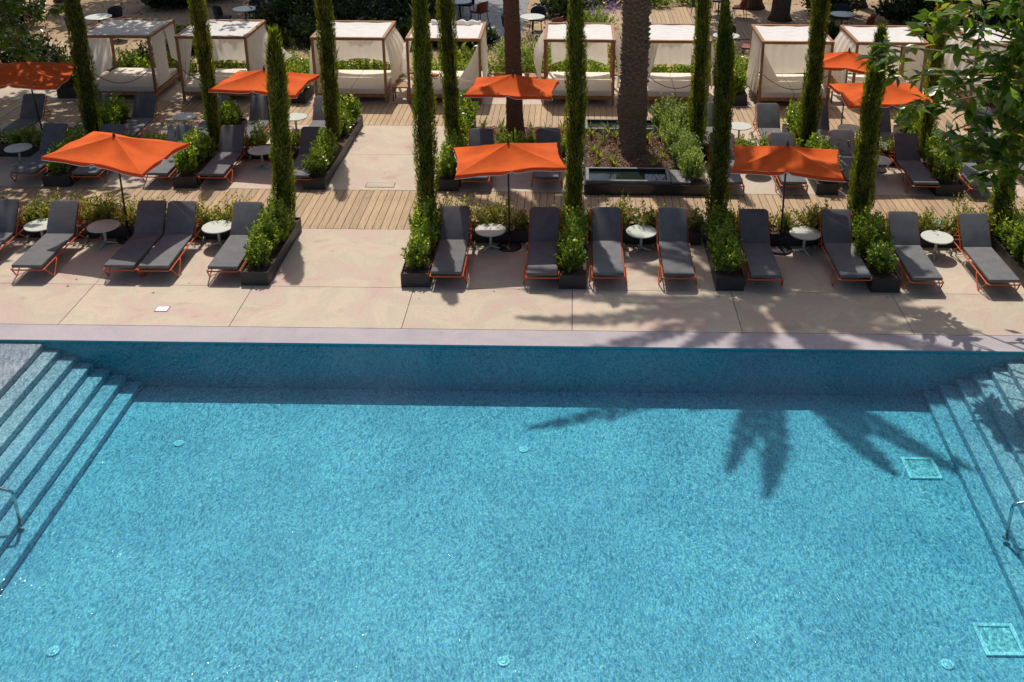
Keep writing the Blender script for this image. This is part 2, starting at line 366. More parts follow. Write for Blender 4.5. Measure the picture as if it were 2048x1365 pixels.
# water: clear rippled surface over a gently absorbing body
def water_mat():
    m = bpy.data.materials.new('pool_water'); m.use_nodes=True; n=m.node_tree.nodes; l=m.node_tree.links
    n.remove(n['Principled BSDF']); out=n['Material Output']
    g=n.new('ShaderNodeNewGeometry')
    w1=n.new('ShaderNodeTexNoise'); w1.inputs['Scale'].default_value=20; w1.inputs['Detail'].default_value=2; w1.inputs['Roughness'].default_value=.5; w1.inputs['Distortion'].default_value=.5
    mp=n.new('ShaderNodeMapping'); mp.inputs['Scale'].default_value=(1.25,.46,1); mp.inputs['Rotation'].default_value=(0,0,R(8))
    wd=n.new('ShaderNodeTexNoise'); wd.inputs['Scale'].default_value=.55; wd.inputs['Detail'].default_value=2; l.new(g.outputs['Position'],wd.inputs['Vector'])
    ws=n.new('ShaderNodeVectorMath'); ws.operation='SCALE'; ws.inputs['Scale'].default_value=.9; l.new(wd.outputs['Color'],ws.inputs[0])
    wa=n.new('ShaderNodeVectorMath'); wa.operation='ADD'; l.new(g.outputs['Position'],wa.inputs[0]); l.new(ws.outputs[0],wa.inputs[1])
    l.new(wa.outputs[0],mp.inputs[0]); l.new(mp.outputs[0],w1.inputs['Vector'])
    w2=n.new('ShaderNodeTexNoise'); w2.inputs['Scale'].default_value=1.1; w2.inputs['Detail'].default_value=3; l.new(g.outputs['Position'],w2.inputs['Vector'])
    # caustic-like ripple light painted into the transparent tint: bright filaments, darker between
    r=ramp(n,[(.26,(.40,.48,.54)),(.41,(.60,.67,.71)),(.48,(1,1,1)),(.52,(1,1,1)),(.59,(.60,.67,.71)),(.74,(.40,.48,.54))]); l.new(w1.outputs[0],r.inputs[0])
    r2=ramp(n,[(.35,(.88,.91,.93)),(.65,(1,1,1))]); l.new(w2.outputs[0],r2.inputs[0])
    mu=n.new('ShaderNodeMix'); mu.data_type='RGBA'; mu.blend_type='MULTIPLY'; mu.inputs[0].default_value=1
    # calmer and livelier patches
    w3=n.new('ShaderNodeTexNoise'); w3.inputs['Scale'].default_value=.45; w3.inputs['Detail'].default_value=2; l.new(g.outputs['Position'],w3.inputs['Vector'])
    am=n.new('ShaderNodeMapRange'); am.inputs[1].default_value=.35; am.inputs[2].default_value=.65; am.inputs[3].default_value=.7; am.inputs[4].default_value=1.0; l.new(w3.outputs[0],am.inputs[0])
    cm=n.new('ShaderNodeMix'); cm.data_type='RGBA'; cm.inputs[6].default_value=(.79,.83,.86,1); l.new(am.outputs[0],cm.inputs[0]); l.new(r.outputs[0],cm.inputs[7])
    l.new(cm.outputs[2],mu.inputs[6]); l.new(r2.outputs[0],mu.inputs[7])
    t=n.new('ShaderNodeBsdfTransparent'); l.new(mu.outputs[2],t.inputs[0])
    bp=n.new('ShaderNodeBump'); bp.inputs['Strength'].default_value=.35; bp.inputs['Distance'].default_value=.03; l.new(w1.outputs[0],bp.inputs['Height'])
    gl=n.new('ShaderNodeBsdfGlossy'); gl.inputs['Roughness'].default_value=.03; l.new(bp.outputs[0],gl.inputs['Normal'])
    fr=n.new('ShaderNodeFresnel'); fr.inputs['IOR'].default_value=1.33; l.new(bp.outputs[0],fr.inputs['Normal'])
    mx=n.new('ShaderNodeMixShader'); l.new(fr.outputs[0],mx.inputs[0]); l.new(t.outputs[0],mx.inputs[1]); l.new(gl.outputs[0],mx.inputs[2])
    l.new(mx.outputs[0],out.inputs['Surface'])
    va=n.new('ShaderNodeVolumeAbsorption'); va.inputs['Color'].default_value=(.03,.88,.955,1); va.inputs['Density'].default_value=.62
    l.new(va.outputs[0],out.inputs['Volume'])
    return m
M['water']=water_mat()
def still_water():
    m,n,l,b=mat('dark_still_water'); b.inputs['Base Color'].default_value=(.012,.02,.016,1); b.inputs['Roughness'].default_value=.03
    return m
M['stillwater']=still_water()

# ------------------------------------------------------------------ setting: ground, terrace, decks
g = MB()
g.add([(-200,15.3,-.06),(200,15.3,-.06),(200,31.0,-.06),(-200,31.0,-.06),(200,31.0,0),(-200,31.0,0),(200,260,0),(-200,260,0)], [(0,1,2,3),(3,2,4,5),(5,4,6,7)])
g.add([(-200,-60,-.06),(-12.5,-60,-.06),(-12.5,15.3,-.06),(-200,15.3,-.06)], [(0,1,2,3)])
g.add([(10.3,-60,-.06),(200,-60,-.06),(200,15.3,-.06),(10.3,15.3,-.06)], [(0,1,2,3)])
g.add([(-12.5,-60,-.06),(10.3,-60,-.06),(10.3,1.6,-.06),(-12.5,1.6,-.06)], [(0,1,2,3)])
tag(part('ground', g, M['sand']), kind='structure')
tb = MB(); tb.add([(-32,15.57,-.03),(32,15.57,-.03),(32,30.9,-.03),(-32,30.9,-.03)], [(0,1,2,3)])
terr = tag(part('terrace', tb, M['joint']), kind='structure')
def slab(x0,x1,y0,y1,jx=.006,jy=.006):
    b = MB(); b.box(x0+jx,x1-jx,y0+jy,y1-jy,-.028,0.0); part('slab', b, M['concrete'], terr)
XJ = [-32,-23.9,-17.9,-14.9,-11.93,-8.95,-5.965,-2.96,0.005,2.955,5.93,8.9,11.9,14.9,17.9,24,32]
for a,b_ in zip(XJ,XJ[1:]):
    slab(a,b_,15.572,17.04)
XA = [-32,-14.9,-8.95,-5.9,-2.94,2.955,8.9,32]
for a,b_ in zip(XA,XA[1:]):
    slab(a,b_,17.04,19.565,.004); slab(a,b_,21.645,23.9,.004); slab(a,b_,23.9,26.06,.004); slab(a,b_,27.94,30.85,.004)
mh = MB(); mh.box(-4.80,-4.13,21.80,22.09,.0005,.004)
mh2 = MB(); mh2.box(-4.785,-4.145,21.815,22.075,.0045,.007)
t = thing('access_cover','square pinkish access cover set in the path before the boardwalk','cover')
part('frame', mh, M['joint'], t); part('lid', mh2, M['concrete'], t)

def deck(y0,y1,xa,xb,w,nm):
    base = MB(); base.add([(xa-6,y0,-.045),(xb+6,y0,-.045),(xb+6,y1,-.045),(xa-6,y1,-.045)],[(0,1,2,3)])
    d = tag(part(nm, base, M['joint']), kind='structure'); d.location=(0,0,.018)
    k = MB(); k.box(-w/2+.006,w/2-.006,-(y1-y0)/2+.004,(y1-y0)/2-.004,-.022,0)
    me = k.data('plank')
    x = xa
    while x < xb:
        o = link('plank', me, M['deck'], d); o.location = (x, (y0+y1)/2+random.uniform(-.003,.003), -.018+random.uniform(-.004,.0015)); x += w
    e = MB(); 
    for a,b_ in ((xa-6,xa-w/2-.01),(xb+.06,xb+6)): e.box(a,b_,y0+.004,y1-.004,-.03,-.018)
    part('deck_boards', e, M['deck'], d)['kind']='stuff'
deck(19.57,21.64,-14.2,11.6,.165,'boardwalk')
deck(26.065,27.935,-17.5,15,.165,'boardwalk')
ed = MB(); ed.box(-2.6,3.3,25.93,26.055,0,.03); tag(part('deck_edging', ed, M['deck']), 'pale timber edging strip along the front of the rear boardwalk','edging')

# ------------------------------------------------------------------ pool
FL=-.9; WZ=-.03
pb=MB()
pb.add([(-12,2,FL),(9.9,2,FL),(9.9,15.055,FL),(-12,15.055,FL)],[(0,1,2,3)])
pb.add([(-12,2,FL),(-12,15.055,FL),(-12,15.055,-.001),(-12,2,-.001)],[(0,1,2,3)])
pb.add([(9.9,15.055,FL),(9.9,2,FL),(9.9,2,-.001),(9.9,15.055,-.001)],[(0,1,2,3)])
pb.add([(9.9,2,FL),(-12,2,FL),(-12,2,-.001),(9.9,2,-.001)],[(0,1,2,3)])
tag(part('pool_basin',pb,M['mosaic']),kind='structure')
pw=MB(); pw.add([(-12,15.055,FL-.02),(9.9,15.055,FL-.02),(9.9,15.055,-.001),(-12,15.055,-.001)],[(0,1,2,3)]); tag(part('pool_wall',pw,M['wall_tile_shaded']),kind='structure')
cp=MB(); cp.box(-12.5,10.4,15.06,15.562,-.05,.002); cp.box(-12.5,-12.005,1.5,15.055,-.05,.002); cp.box(9.905,10.4,1.5,15.055,-.05,.002); cp.box(-12,9.9,1.5,1.995,-.05,.002)
tag(part('pool_coping',cp,M['coping']),kind='structure')
sr=tag(bpy.data.objects.new('pool_steps',None),kind='structure'); COL.objects.link(sr)
sr2=tag(bpy.data.objects.new('pool_steps',None),kind='structure'); COL.objects.link(sr2)
for i in range(7):
    zt=-.06-.12*i; xe=-8.97+.265*i
    xs = -11.99 if i==0 else xe-.265
    s=MB(); s.box(xs+(.0 if i==0 else .001),xe,2.01,15.05,FL+.002,zt); part('step',s,M['shelf_stone'] if i==0 else M['step_tile'] if i<3 else M['mosaic'],sr,bevel=.008,seg=1)
    xe2=7.60-.265*i; k=.049
    xe3 = 9.89 if i==0 else xe2+.264
    f=lambda x,y: x+(y-15.05)*k
    s=MB(); s.prism([(f(xe2,2.01),2.01),(9.89 if i==0 else f(xe3,2.01),2.01),(9.89 if i==0 else f(xe3,15.05),15.05),(f(xe2,15.05),15.05)],FL+.002,zt); part('step',s,M['shelf_stone'] if i==0 else M['step_tile'] if i<3 else M['mosaic'],sr2,bevel=.008,seg=1)
wb=MB(); wb.box(-12.02,9.92,1.98,15.058,-1.2,WZ)
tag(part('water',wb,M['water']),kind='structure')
# floor inlets and drains
def inlet(x,y,label):
    t=thing('pool_light',label,'pool light',(x,y,FL),group='round lights in the pool floor')
    r_=MB(); r_.lathe([(.06,.002),(.08,.004),(.08,.014),(.06,.018)],20); part('ring',r_,M['pool_white'],t,smooth=True)
    r_=MB(); r_.lathe([(.058,.004),(.058,.016),(.035,.024),(.01,.026)],20); part('lens',r_,M['lens'],t,smooth=True)
for x,y,lb in [(-6.2,13.5,'small round white pool floor light near the left steps, close to the far wall'),(-.74,13.46,'small round white pool floor light in the middle, close to the far wall'),
               (-6.26,9.44,'small round white pool floor light at the near left of the pool'),(-.78,9.39,'small round white pool floor light at the near middle of the pool'),(4.57,9.44,'small round white pool floor light next to the nearer square drain')]:
    inlet(x,y,lb)
def drain(x,y,rz,label):
    t=thing('pool_drain',label,'drain',(x,y,FL),rz,group='square drains in the pool floor')
    f=MB()
    for a in ((-.25,.25,-.25,-.20),(-.25,.25,.20,.25),(-.25,-.20,-.198,.198),(.20,.25,-.198,.198)): f.box(*a,.003,.03)
    part('frame',f,M['pool_white'],t)
    gq=MB(); gq.box(-.195,.195,-.195,.195,.003,.012); part('cover',gq,M['drain'],t)
M['drain']=mosaic('drain_mosaic',small=24,c=[(0,(.28,.42,.46)),(.3,(.50,.63,.62)),(.6,(.62,.72,.70)),(1,(.90,.94,.88))])
k=(9.3+FL)/(9.3+1.2)
drain(5.39,13.11,0,'pale framed square drain at the foot of the right steps, in palm shadow')
drain(5.33,9.82,0,'pale framed square drain nearer the camera in the right corner')
def rail(x,sgn,label):
    t=thing('pool_handrail',label,'handrail',(x,11.4,-.72))
    p=MB(); p.tube([(0,0,0),(0,0,.52),(-sgn*.015,0,.575),(-sgn*.06,0,.60),(-sgn*.5,0,.72),(-sgn*1.6,0,1.22),(-sgn*2.2,0,1.28)],.024,10); part('rail',p,M['chrome'],t,smooth=True)
    p=MB(); p.lathe([(.05,.0),(.05,.02),(.03,.035)],16); part('flange',p,M['chrome'],t)
    p=MB(); p.tube([(-sgn*2.2,0,.78),(-sgn*2.2,0,1.28)],.024,10); part('post',p,M['chrome'],t,smooth=True)
rail(-7.62,1,'steel handrail standing on the left pool steps')
rail(6.0,-1,'steel handrail standing on the right pool steps')

# ------------------------------------------------------------------ sun loungers
def make_lounger():
    t=thing('sun_lounger','','lounger')
    W=.285; HZ=.255
    c=MB(); c.box(-W,W,0,1.37,.29,.355); part('seat_cushion',c,M['cushion'],t,bevel=.022,seg=3,smooth=True)
    # back cushion leaning
    L=.70; a=R(52)
    def lean(me_b):
        me_b.v=[(x, 1.385+(y)*math.cos(a)-(z)*math.sin(a), .325+(y)*math.sin(a)+(z)*math.cos(a)) for x,y,z in me_b.v]
    pts=[(-W,0),(W,0)]+[(W-.07+.07*math.cos(q),L-.07+.07*math.sin(q)) for q in (0,.4,.8,1.2,1.571)]+[(-W+.07-.07*math.sin(q),L-.07+.07*math.cos(q)) for q in (0,.4,.8,1.2,1.571)]
    c=MB(); c.prism(pts,-.032,.032); lean(c); part('back_cushion',c,M['cushion'],t,bevel=.018,seg=2,smooth=True)
    f=MB(); w=W+.018
    f.tube([(-w,.01,HZ-.0),(-w+.03,-.015,HZ),(w-.03,-.015,HZ),(w,.01,HZ),(w,1.0,HZ+.01),(w,1.84,HZ+.01),(w-.03,1.87,HZ+.01),(-w+.03,1.87,HZ+.01),(-w,1.84,HZ+.01),(-w,.01,HZ)],.0135,8)
    for y in (.35,.7,1.05,1.37): f.box(-w+.01,w-.01,y-.012,y+.012,HZ-.004,HZ+.012)
    part('frame',f,M['orange_steel'],t,smooth=False)
    bf=MB(); bf.tube([(-w,.0,-.045),(-w,L-.04,-.045),(-w+.05,L,-.045),(w-.05,L,-.045),(w,L-.04,-.045),(w,0,-.045)],.0125,8); lean(bf); part('back_frame',bf,M['orange_steel'],t)
    st=MB()
    y1=1.385+.38*math.cos(a); z1=.325+.38*math.sin(a)-.05
    for s in (-1,1): st.tube([(s*w,y1,z1),(s*(w+.015),y1+.22,z1-.22),(s*w,1.80,HZ+.01)],.011,8)
    st.tube([(-w-.01,y1+.2,z1-.2),(w+.01,y1+.2,z1-.2)],.011,8)
    part('back_support',st,M['orange_steel'],t)
    for s in (-1,1):
        lg=MB(); x=s*(w+.012)
        lg.tube([(x,.03,HZ),(x+s*.035,.20,.05),(x+s*.04,.235,.013),(x+s*.04,.28,.03),(x+s*.02,.47,HZ-.02),(x,.50,HZ)],.0125,8); part('leg',lg,M['orange_steel'],t,smooth=True)
    for s in (-1,1):
        lg=MB(); x=s*(w+.012); lg.tube([(x,1.50,HZ+.01),(x+s*.03,1.66,.12),(x+s*.035,1.70,.07)],.0125,8); part('rear_leg',lg,M['orange_steel'],t,smooth=True)
        wh=MB(); x=s*(w+.062); wh.tube([(x-.014,1.71,.068),(x+.014,1.71,.068)],.066,16); part('wheel',wh,M['wheel'],t)
    return t
LG=make_lounger()
rowA=[(-11.45,17.12,0,'dark grey lounger cut by the left photo edge in the front row'),
(-10.21,17.10,.01,'grey lounger under leaf shadows between the two leftmost front tables'),
(-8.49,17.14,-.01,'shaded grey lounger beside the umbrella base, touching its right neighbour'),
(-7.84,17.13,.015,'half sunlit grey lounger of the touching pair, next to a round table'),
(-6.54,17.13,0,'sunny grey lounger against the planter at the left edge of the path'),
(-2.345,17.03,.0,'grey lounger beside the planter at the right edge of the path'),
(-.56,17.02,0,'fully shaded grey lounger left of the middle front planter'),
(.672,17.05,0,'grey lounger just right of the middle front planter'),
(1.987,17.06,.0,'grey lounger right of the table with the white marble-like disc, facing the palm shadow'),
(3.598,17.04,.0,'dark shaded grey lounger left of the umbrella pole, behind the frond shadow'),
(5.26,17.07,.01,'dark grey lounger with one sunlit edge, left of the right front planter'),
(6.56,17.0,.0,'grey lounger with a dark leaf shadow on its seat, left of the last front table'),
(7.96,16.95,.01,'brightly sunlit grey lounger right of the last front table')]
rowB=[(-12.60,21.68,0,'dark grey lounger left of the potted shrub, behind the tilted orange umbrella'),
(-11.18,21.66,0,'grey lounger whose foot end shows below the left orange umbrella'),
(-9.56,21.68,0,'leaf-dappled grey lounger just left of the bushy middle-row planter'),
(-8.27,21.68,0,'grey lounger with half-shaded backrest, right of the bushy middle-row planter'),
(-6.30,21.63,0,'very dark shaded lounger beside the long planter on the path'),
(-2.23,21.62,0,'grey lounger under the left half of the middle orange umbrella'),
(-.61,21.70,0,'grey lounger under the right half of the middle orange umbrella'),
(3.55,21.50,0,'pale sunlit lounger behind the cypress at the black water trough'),
(5.0,21.55,0,'pale lounger below the middle of the right orange umbrella'),
(6.50,21.80,.0,'grey lounger with a diagonal shadow on its back, behind the right front cypress'),
(7.99,21.60,0,'almost black shaded lounger with a bright orange frame and lit front edge'),
(9.26,21.48,0,'sunlit grey lounger partly hidden by hanging magnolia leaves'),
(10.75,21.6,0,'grey lounger at the right photo edge behind the magnolia leaves')]
rowC=[(-14.26,24.0,0,'dark lounger with glints on its seat, under the shaded left umbrella'),
(-12.55,24.1,0,'dark shaded lounger back beside the leftmost cypress'),
(-11.34,24.1,0,'dark shaded lounger back before the leftmost cabana'),
(-9.42,24.0,0,'grey lounger back just right of the second cypress'),
(-8.22,24.02,0,'light grey sunlit lounger left of the thin front cypress'),
(-6.56,24.05,0,'light grey sunlit lounger half behind the cypress before the third cabana'),
(3.42,23.85,0,'light grey lounger between the two crossing cypresses'),
(5.04,23.8,0,'light grey sunlit lounger before the cabana with drawn left curtain'),
(6.3,23.72,0,'light grey lounger half hidden behind a cypress, beside the red umbrella pole'),
(7.86,23.6,0,'grey lounger mostly hidden under the right rear umbrella'),
(10.5,23.65,0,'grey lounger back seen through the magnolia leaves')]
for nm,row in (('loungers in the front row by the pool',rowA),('loungers in the middle row',rowB),('loungers in the rear row',rowC)):
    for x,y,rz,lb in row: put(LG,USED,(x,y,0),rz,lb,nm)

# ------------------------------------------------------------------ bistro tables
def make_table(h=.43,r=.31):
    t=thing('bistro_table','','table')
    p=MB(); p.lathe([(r-.03,h-.03),(r,h-.022),(r,h-.006),(r-.008,h)],40); part('tabletop',p,M['table'],t)
    p=MB(); p.tube([(0,0,.03),(0,0,h-.03)],.028,14); part('stem',p,M['table'],t,smooth=True)
    for k in range(3):
        a=k*2*math.pi/3+.5; p=MB(); p.tube([(0,0,.07),(.1*math.cos(a),.1*math.sin(a),.045),(.24*math.cos(a),.24*math.sin(a),.014)],[.022,.017,.013],8); part('foot',p,M['table'],t,smooth=True)
    return t
TB=make_table()
for x,y,lb in [(-10.72,18.72,'round pale table with leaf shadows, leftmost in the front row'),(-9.44,18.70,'shaded round table just left of the front left umbrella pole'),
 (-7.14,18.72,'bright round pale table between the touching pair and the path lounger'),(-1.65,18.72,'round table with half its top in shade, left of the middle umbrella base'),
 (1.376,18.72,'round table in front of the black trough, with a streak of shadow'),(4.65,18.72,'round table right of the right umbrella pole in the front row'),(7.24,18.60,'round pale table between the two rightmost front loungers'),
 (-13.36,23.02,'round table at the left photo edge beside a dark lounger'),(-7.5,23.02,'round pinkish shaded table behind the thin front cypress'),(4.33,22.86,'round table hidden under the right orange umbrella, its round shadow below'),
 (7.22,22.80,'round shaded table right of the right front cypress'),(-10.22,25.42,'leaf-dappled round table left of the second cypress'),(-7.31,25.48,'bright round table behind the thin front cypress on the rear boardwalk side'),
 (4.27,25.10,'bright round table right of the two crossing cypresses'),(7.09,25.02,'dark round table beside the rear right umbrella pole')]:
    put(TB,USED,(x,y,0),random.uniform(0,6),lb,'round bistro tables')

# ------------------------------------------------------------------ umbrellas
def umbrella(x,y,rz,hx,hy,label,base_off=(0,0),lift=(0,0,0,0),seed=0):
    rg=random.Random(seed)
    t=thing('parasol',label,'parasol',(x,y,0),rz,'orange parasols')
    H=2.26; ze=1.93
    corners=[(-hx,-hy),(hx,-hy),(hx,hy),(-hx,hy)]
    zc=[ze+l for l in lift]
    cm=MB(); N=10
    edge=[]
    for k in range(4):
        (x0,y0),(x1,y1)=corners[k],corners[(k+1)%4]; z0,z1=zc[k],zc[(k+1)%4]
        ph=rg.uniform(0,6)
        def fn(u,v,x0=x0,y0=y0,x1=x1,y1=y1,z0=z0,z1=z1,ph=ph):
            b=4*u*(1-u)
            ex=x0+(x1-x0)*u; ey=y0+(y1-y0)*u; ez=z0+(z1-z0)*u
            pull=1-.055*b; ex*=pull; ey*=pull; ez+= .012*b
            s=v
            xx=ex*s; yy=ey*s; zz=H+(ez-H)*s
            zz-=.085*math.sin(math.pi*s)*(.15+.85*b)+.018*b*s*math.sin(6.3*u+ph)
            zz+=.022*s*math.sin(11*u+ph)*b*s + .016*math.sin(5*s+7*u+ph)*b*s
            return (xx,yy,zz)
        cm.grid(fn,N,8)
        for i in range(N+1): edge.append(fn(i/N,1.0)); 
    part('canopy',cm,M['canopy'],t,smooth=True)
    vl=MB(); tr=MB()
    for k in range(4):
        es=edge[k*(N+1):(k+1)*(N+1)]
        for half in (0,1):
            seg=es[0:N//2+1] if half==0 else es[N//2:]
            n=len(seg)-1
            def vf(u,v,seg=seg,n=n):
                i=min(int(u*n),n-1); f=u*n-i
                p=[seg[i][q]+(seg[i+1][q]-seg[i][q])*f for q in range(3)]
                uu=u if half==0 else 1-u
                d=.075*(1 if uu<.9 else max(.25,(1-uu)/.1))
                fl=.012*math.sin(u*11+k)*v
                r=math.hypot(p[0],p[1])+1e-6
                return (p[0]*(1+(.006+fl)/r), p[1]*(1+(.006+fl)/r), p[2]-d*v)
            vl.grid(vf,10,3)
            tr.tube([vf(i/12,1.0) for i in range(13)],.006,5)
    part('valance',vl,M['valance'],t,smooth=True); part('trim',tr,M['white'],t)
    p=MB(); p.tube([(base_off[0],base_off[1],.04),(0,0,H-.02)],.019,10); part('pole',p,M['pole'],t,smooth=True)
    p=MB(); p.lathe([(.006,H-.01),(.03,H),(.03,H+.03),(.012,H+.05),(.022,H+.07),(.01,H+.09)],12); part('finial',p,M['pole'],t,smooth=True)
    p=MB(); p.lathe([(.24,0),(.25,.012),(.23,.035),(.05,.05),(.03,.09),(.03,.25)],28,base_off); part('base',p,M['pole'],t,smooth=False)
    for cx_,cy_ in corners+[(0,-hy),(hx,0),(0,hy),(-hx,0)]:
        p=MB(); z=ze-.0; q=.94 if cx_ and cy_ else .90
        zq=zc[corners.index((cx_,cy_))] if (cx_,cy_) in corners else ze; p.tube([(.02*cx_,.02*cy_,H-.10),(cx_*.5*q,cy_*.5*q,(H+zq)/2-.13),(cx_*q,cy_*q,zq-.05)],.007,6); part('rib',p,M['white'],t)
umbrella(-9.05,18.94,R(-15),1.12,.74,'orange parasol tilted to the left over the front left table, sunlit',(-.03,0),(.05,-.06,.03,.06),1)
umbrella(-1.28,18.80,R(8),1.05,.72,'orange parasol over the middle front table with shadow streaks on its right half',(0,0),(-.02,.05,.02,.0),2)
umbrella(4.16,18.80,R(-9),1.04,.70,'orange parasol striped by palm shadow over the right front table',(.03,0),(.02,.0,.05,.0),3)
umbrella(-7.42,23.62,R(-9),1.08,.74,'sunlit orange parasol behind the thin front cypress, before the second cabana',(0,0),(.0,-.02,.05,.0),4)
umbrella(-1.46,23.42,R(-6),1.02,.68,'orange parasol in front of the reddish palm trunk',(0,0),(0,.02,0,0),5)
umbrella(7.22,23.18,R(4),1.03,.78,'large sunlit orange parasol right of the tapering front cypress',(.1,0),(-.02,.02,0,.02),6)
umbrella(7.07,25.78,R(-18),.92,.62,'small far orange parasol with a dark finial before the rightmost cabanas',(0,0),(0,0,0,0),7)
umbrella(-13.42,24.10,R(3),1.12,1.02,'red-orange parasol in tree shade at the left photo edge',(.1,.1),(0,0,0,0),8)

# ------------------------------------------------------------------ plants
def sprigs(base, dirs, lens, per, leaf, rg, curve=.25, spread=.75):
    n=len(base); out=[]
    dirs=nrm(dirs)
    k=np.tile(np.arange(per),(n,1)); s=(k+rg.uniform(0,1,(n,per)))/per
    s=.18+.82*s
    P=base[:,None,:]+dirs[:,None,:]*(lens[:,None]*s)[:,:,None]
    P=P+np.stack([np.zeros_like(s),np.zeros_like(s),-curve*lens[:,None]*s*s*(1-dirs[:,2])[:,None]],-1)
    A=rg.normal(size=(n,per,3)); D=nrm(nrm(A)*spread+dirs[:,None,:]*.75)
    P=P.reshape(-1,3); D=D.reshape(-1,3)
    L=leaf*rg.uniform(.7,1.25,len(P)); W=L*rg.uniform(.42,.6,len(P))
    return leaf_quads(P,D,L,W,rg)
def bush_mesh(name, rx, ry, h, n, per, leaf, seed, up=.6):
    rg=np.random.default_rng(seed)
    a=rg.uniform(0,2*np.pi,n); r=np.sqrt(rg.uniform(0,1,n))
    base=np.stack([r*np.cos(a)*rx*.45, r*np.sin(a)*ry*.45, np.full(n,.0)],1)
    tip=np.stack([r*np.cos(a)*rx*rg.uniform(.75,1.1,n), r*np.sin(a)*ry*rg.uniform(.75,1.1,n), h*(1-.42*r**2.5)*rg.uniform(.45,1.12,n)],1)
    d=tip-base; L=np.linalg.norm(d,axis=1)
    V=sprigs(base,d,L,per,leaf,rg)
    return quads_mesh(name,V), base, tip
def shrub_proto(name,label,cat,rx,ry,h,n,per,leaf,seed,material):
    t=thing(name,label,cat)
    me,b,tp=bush_mesh('foliage',rx,ry,h,n,per,leaf,seed)
    f=link('foliage',me,material,t); f['kind']='stuff'
    s=MB()
    for i in range(0,len(b),max(1,len(b)//14)): s.tube([tuple(b[i]-np.array([0,0,.03])),tuple(b[i]*.5+tp[i]*.45),tuple(b[i]*.2+tp[i]*.75)],[.009,.006,.003],5)
    part('stems',s,M['twig'],t)['kind']='stuff'
    return t
BW=[shrub_proto('shrub','','shrub',.30,.36,.74,85,24,.074,11+i,M['boxwood']) for i in range(4)]
GS=[shrub_proto('shrub','','shrub',.42,.46,.85,120,26,.07,31+i,M['grey_shrub']) for i in range(2)]
bush_i=[0]
def shrub(x,y,z,label,s=1.0,kind='b',group=None):
    pr=BW if kind=='b' else GS
    p=pr[bush_i[0]%len(pr)]; bush_i[0]+=1
    sc=s*random.uniform(.92,1.1)
    return put(p,USED,(x,y,z),random.uniform(0,6.28),label,group,scale=(sc*random.uniform(.92,1.06),sc,sc*random.uniform(.9,1.15)))
def planter(x0,x1,y0,y1,h,label,group='dark steel planters'):
    t=thing('planter_box',label,'planter',((x0+x1)/2,y0,0),group=group)
    hw=(x1-x0)/2; d=y1-y0; w=.012
    p=MB(); p.box(-hw,hw,0,w,0,h); part('front_panel',p,M['steel'],t)
    p=MB(); p.box(-hw,hw,d-w,d,0,h); part('back_panel',p,M['steel'],t)
    for s in (-1,1):
        p=MB(); xa,xb=(-hw,-hw+w) if s<0 else (hw-w,hw); p.box(xa,xb,w+.0005,d-w-.0005,0,h); part('side_panel',p,M['steel'],t)
    p=MB(); 
    nx=max(4,int((x1-x0)/.12)); ny=max(4,int(d/.12)); rg=random.Random(int(x0*100))
    p.grid(lambda u,v:(-hw+w+.001+u*(2*hw-2*w-.002), w+.001+v*(d-2*w-.002), h-.05+rg.uniform(-.012,.012)),nx,ny); part('soil',p,M['soil'],t)
ordA=['the front planter left of the path','the front planter right of the path','the middle front planter','the front planter above the palm shadow','the tapering front cypress planter','the rightmost front planter']
XPA=[(-6.20,-5.68),(-3.20,-2.68),(-.25,.26),(2.68,3.20),(5.57,6.10),(8.5,9.02)]
for (x0,x1),nm in zip(XPA,ordA):
    planter(x0,x1,17.06,19.52,.28,'dark steel box: '+nm)
    xc=(x0+x1)/2
    for j,(dy,s,w_) in enumerate([(.38,.95,'nearest the pool'),(.93,1.05,'second from the pool'),(1.42,1.0,'third from the pool'),(1.85,.95,'next to the cypress')]):
        shrub(xc+random.uniform(-.04,.04),17.06+dy,.22,f'green shrub in {nm}, {w_}',s)
ordB=[((-12.15,-11.53),23.5,'the planter under the left umbrella'),((-9.16,-8.61),23.5,'the bushy planter beside the dappled lounger'),((-6.18,-5.67),26.1,'the long planter left of the rear path'),
      ((-3.13,-2.61),26.0,'the planter right of the rear path'),((5.53,6.03),23.5,'the planter below the striped umbrella'),((8.24,8.87),23.5,'the planter right of the black lounger')]
for (x0,x1),y1,nm in ordB:
    planter(x0,x1,21.64,y1,.27,'dark steel box: '+nm)
    xc=(x0+x1)/2
    ys=[21.98,22.5,23.0] if y1<24 else [21.98,22.5,23.05,24.6,25.1,25.6]
    ws=['at its front','in its middle','at its back'] if y1<24 else ['at its front','second from the front','just before the cypress','just behind the cypress','second from the back','at its back end']
    for yy,w_ in zip(ys,ws): shrub(xc+random.uniform(-.05,.05),yy,.22,f'green shrub in {nm}, {w_}',1.0)
ordC=[(-11.97,'the leftmost cypress planter'),(-8.94,'the second cypress planter'),(5.77,'the cypress planter by the far umbrella'),(8.7,'the cypress planter behind the magnolia'),(3.05,'the cypress planter by the grey-green bushes')]
for xc,nm in ordC:
    planter(xc-.26,xc+.26,23.72,25.75,.27,'dark steel box: '+nm)
    for yy,w_ in ((24.55,'just behind the trunk'),(25.0,'in its middle'),(25.45,'at its far end')): shrub(xc,yy,.22,f'green shrub in {nm}, {w_}',1.0)
for px,py,lb in [(-14.6,28.1,'dark shaded planter box left of the leftmost cabana'),(-7.94,27.85,'brown planter box between the second and third cabanas'),(4.65,28.0,'brown planter box between the sixth and seventh cabanas')]:
    planter(px-.28,px+.28,py,py+1.1,.32,lb); 
    shrub(px,py+.35,.27,'shrub at the front of the '+lb,1.0); shrub(px,py+.8,.27,'shrub at the back of the '+lb,1.0)

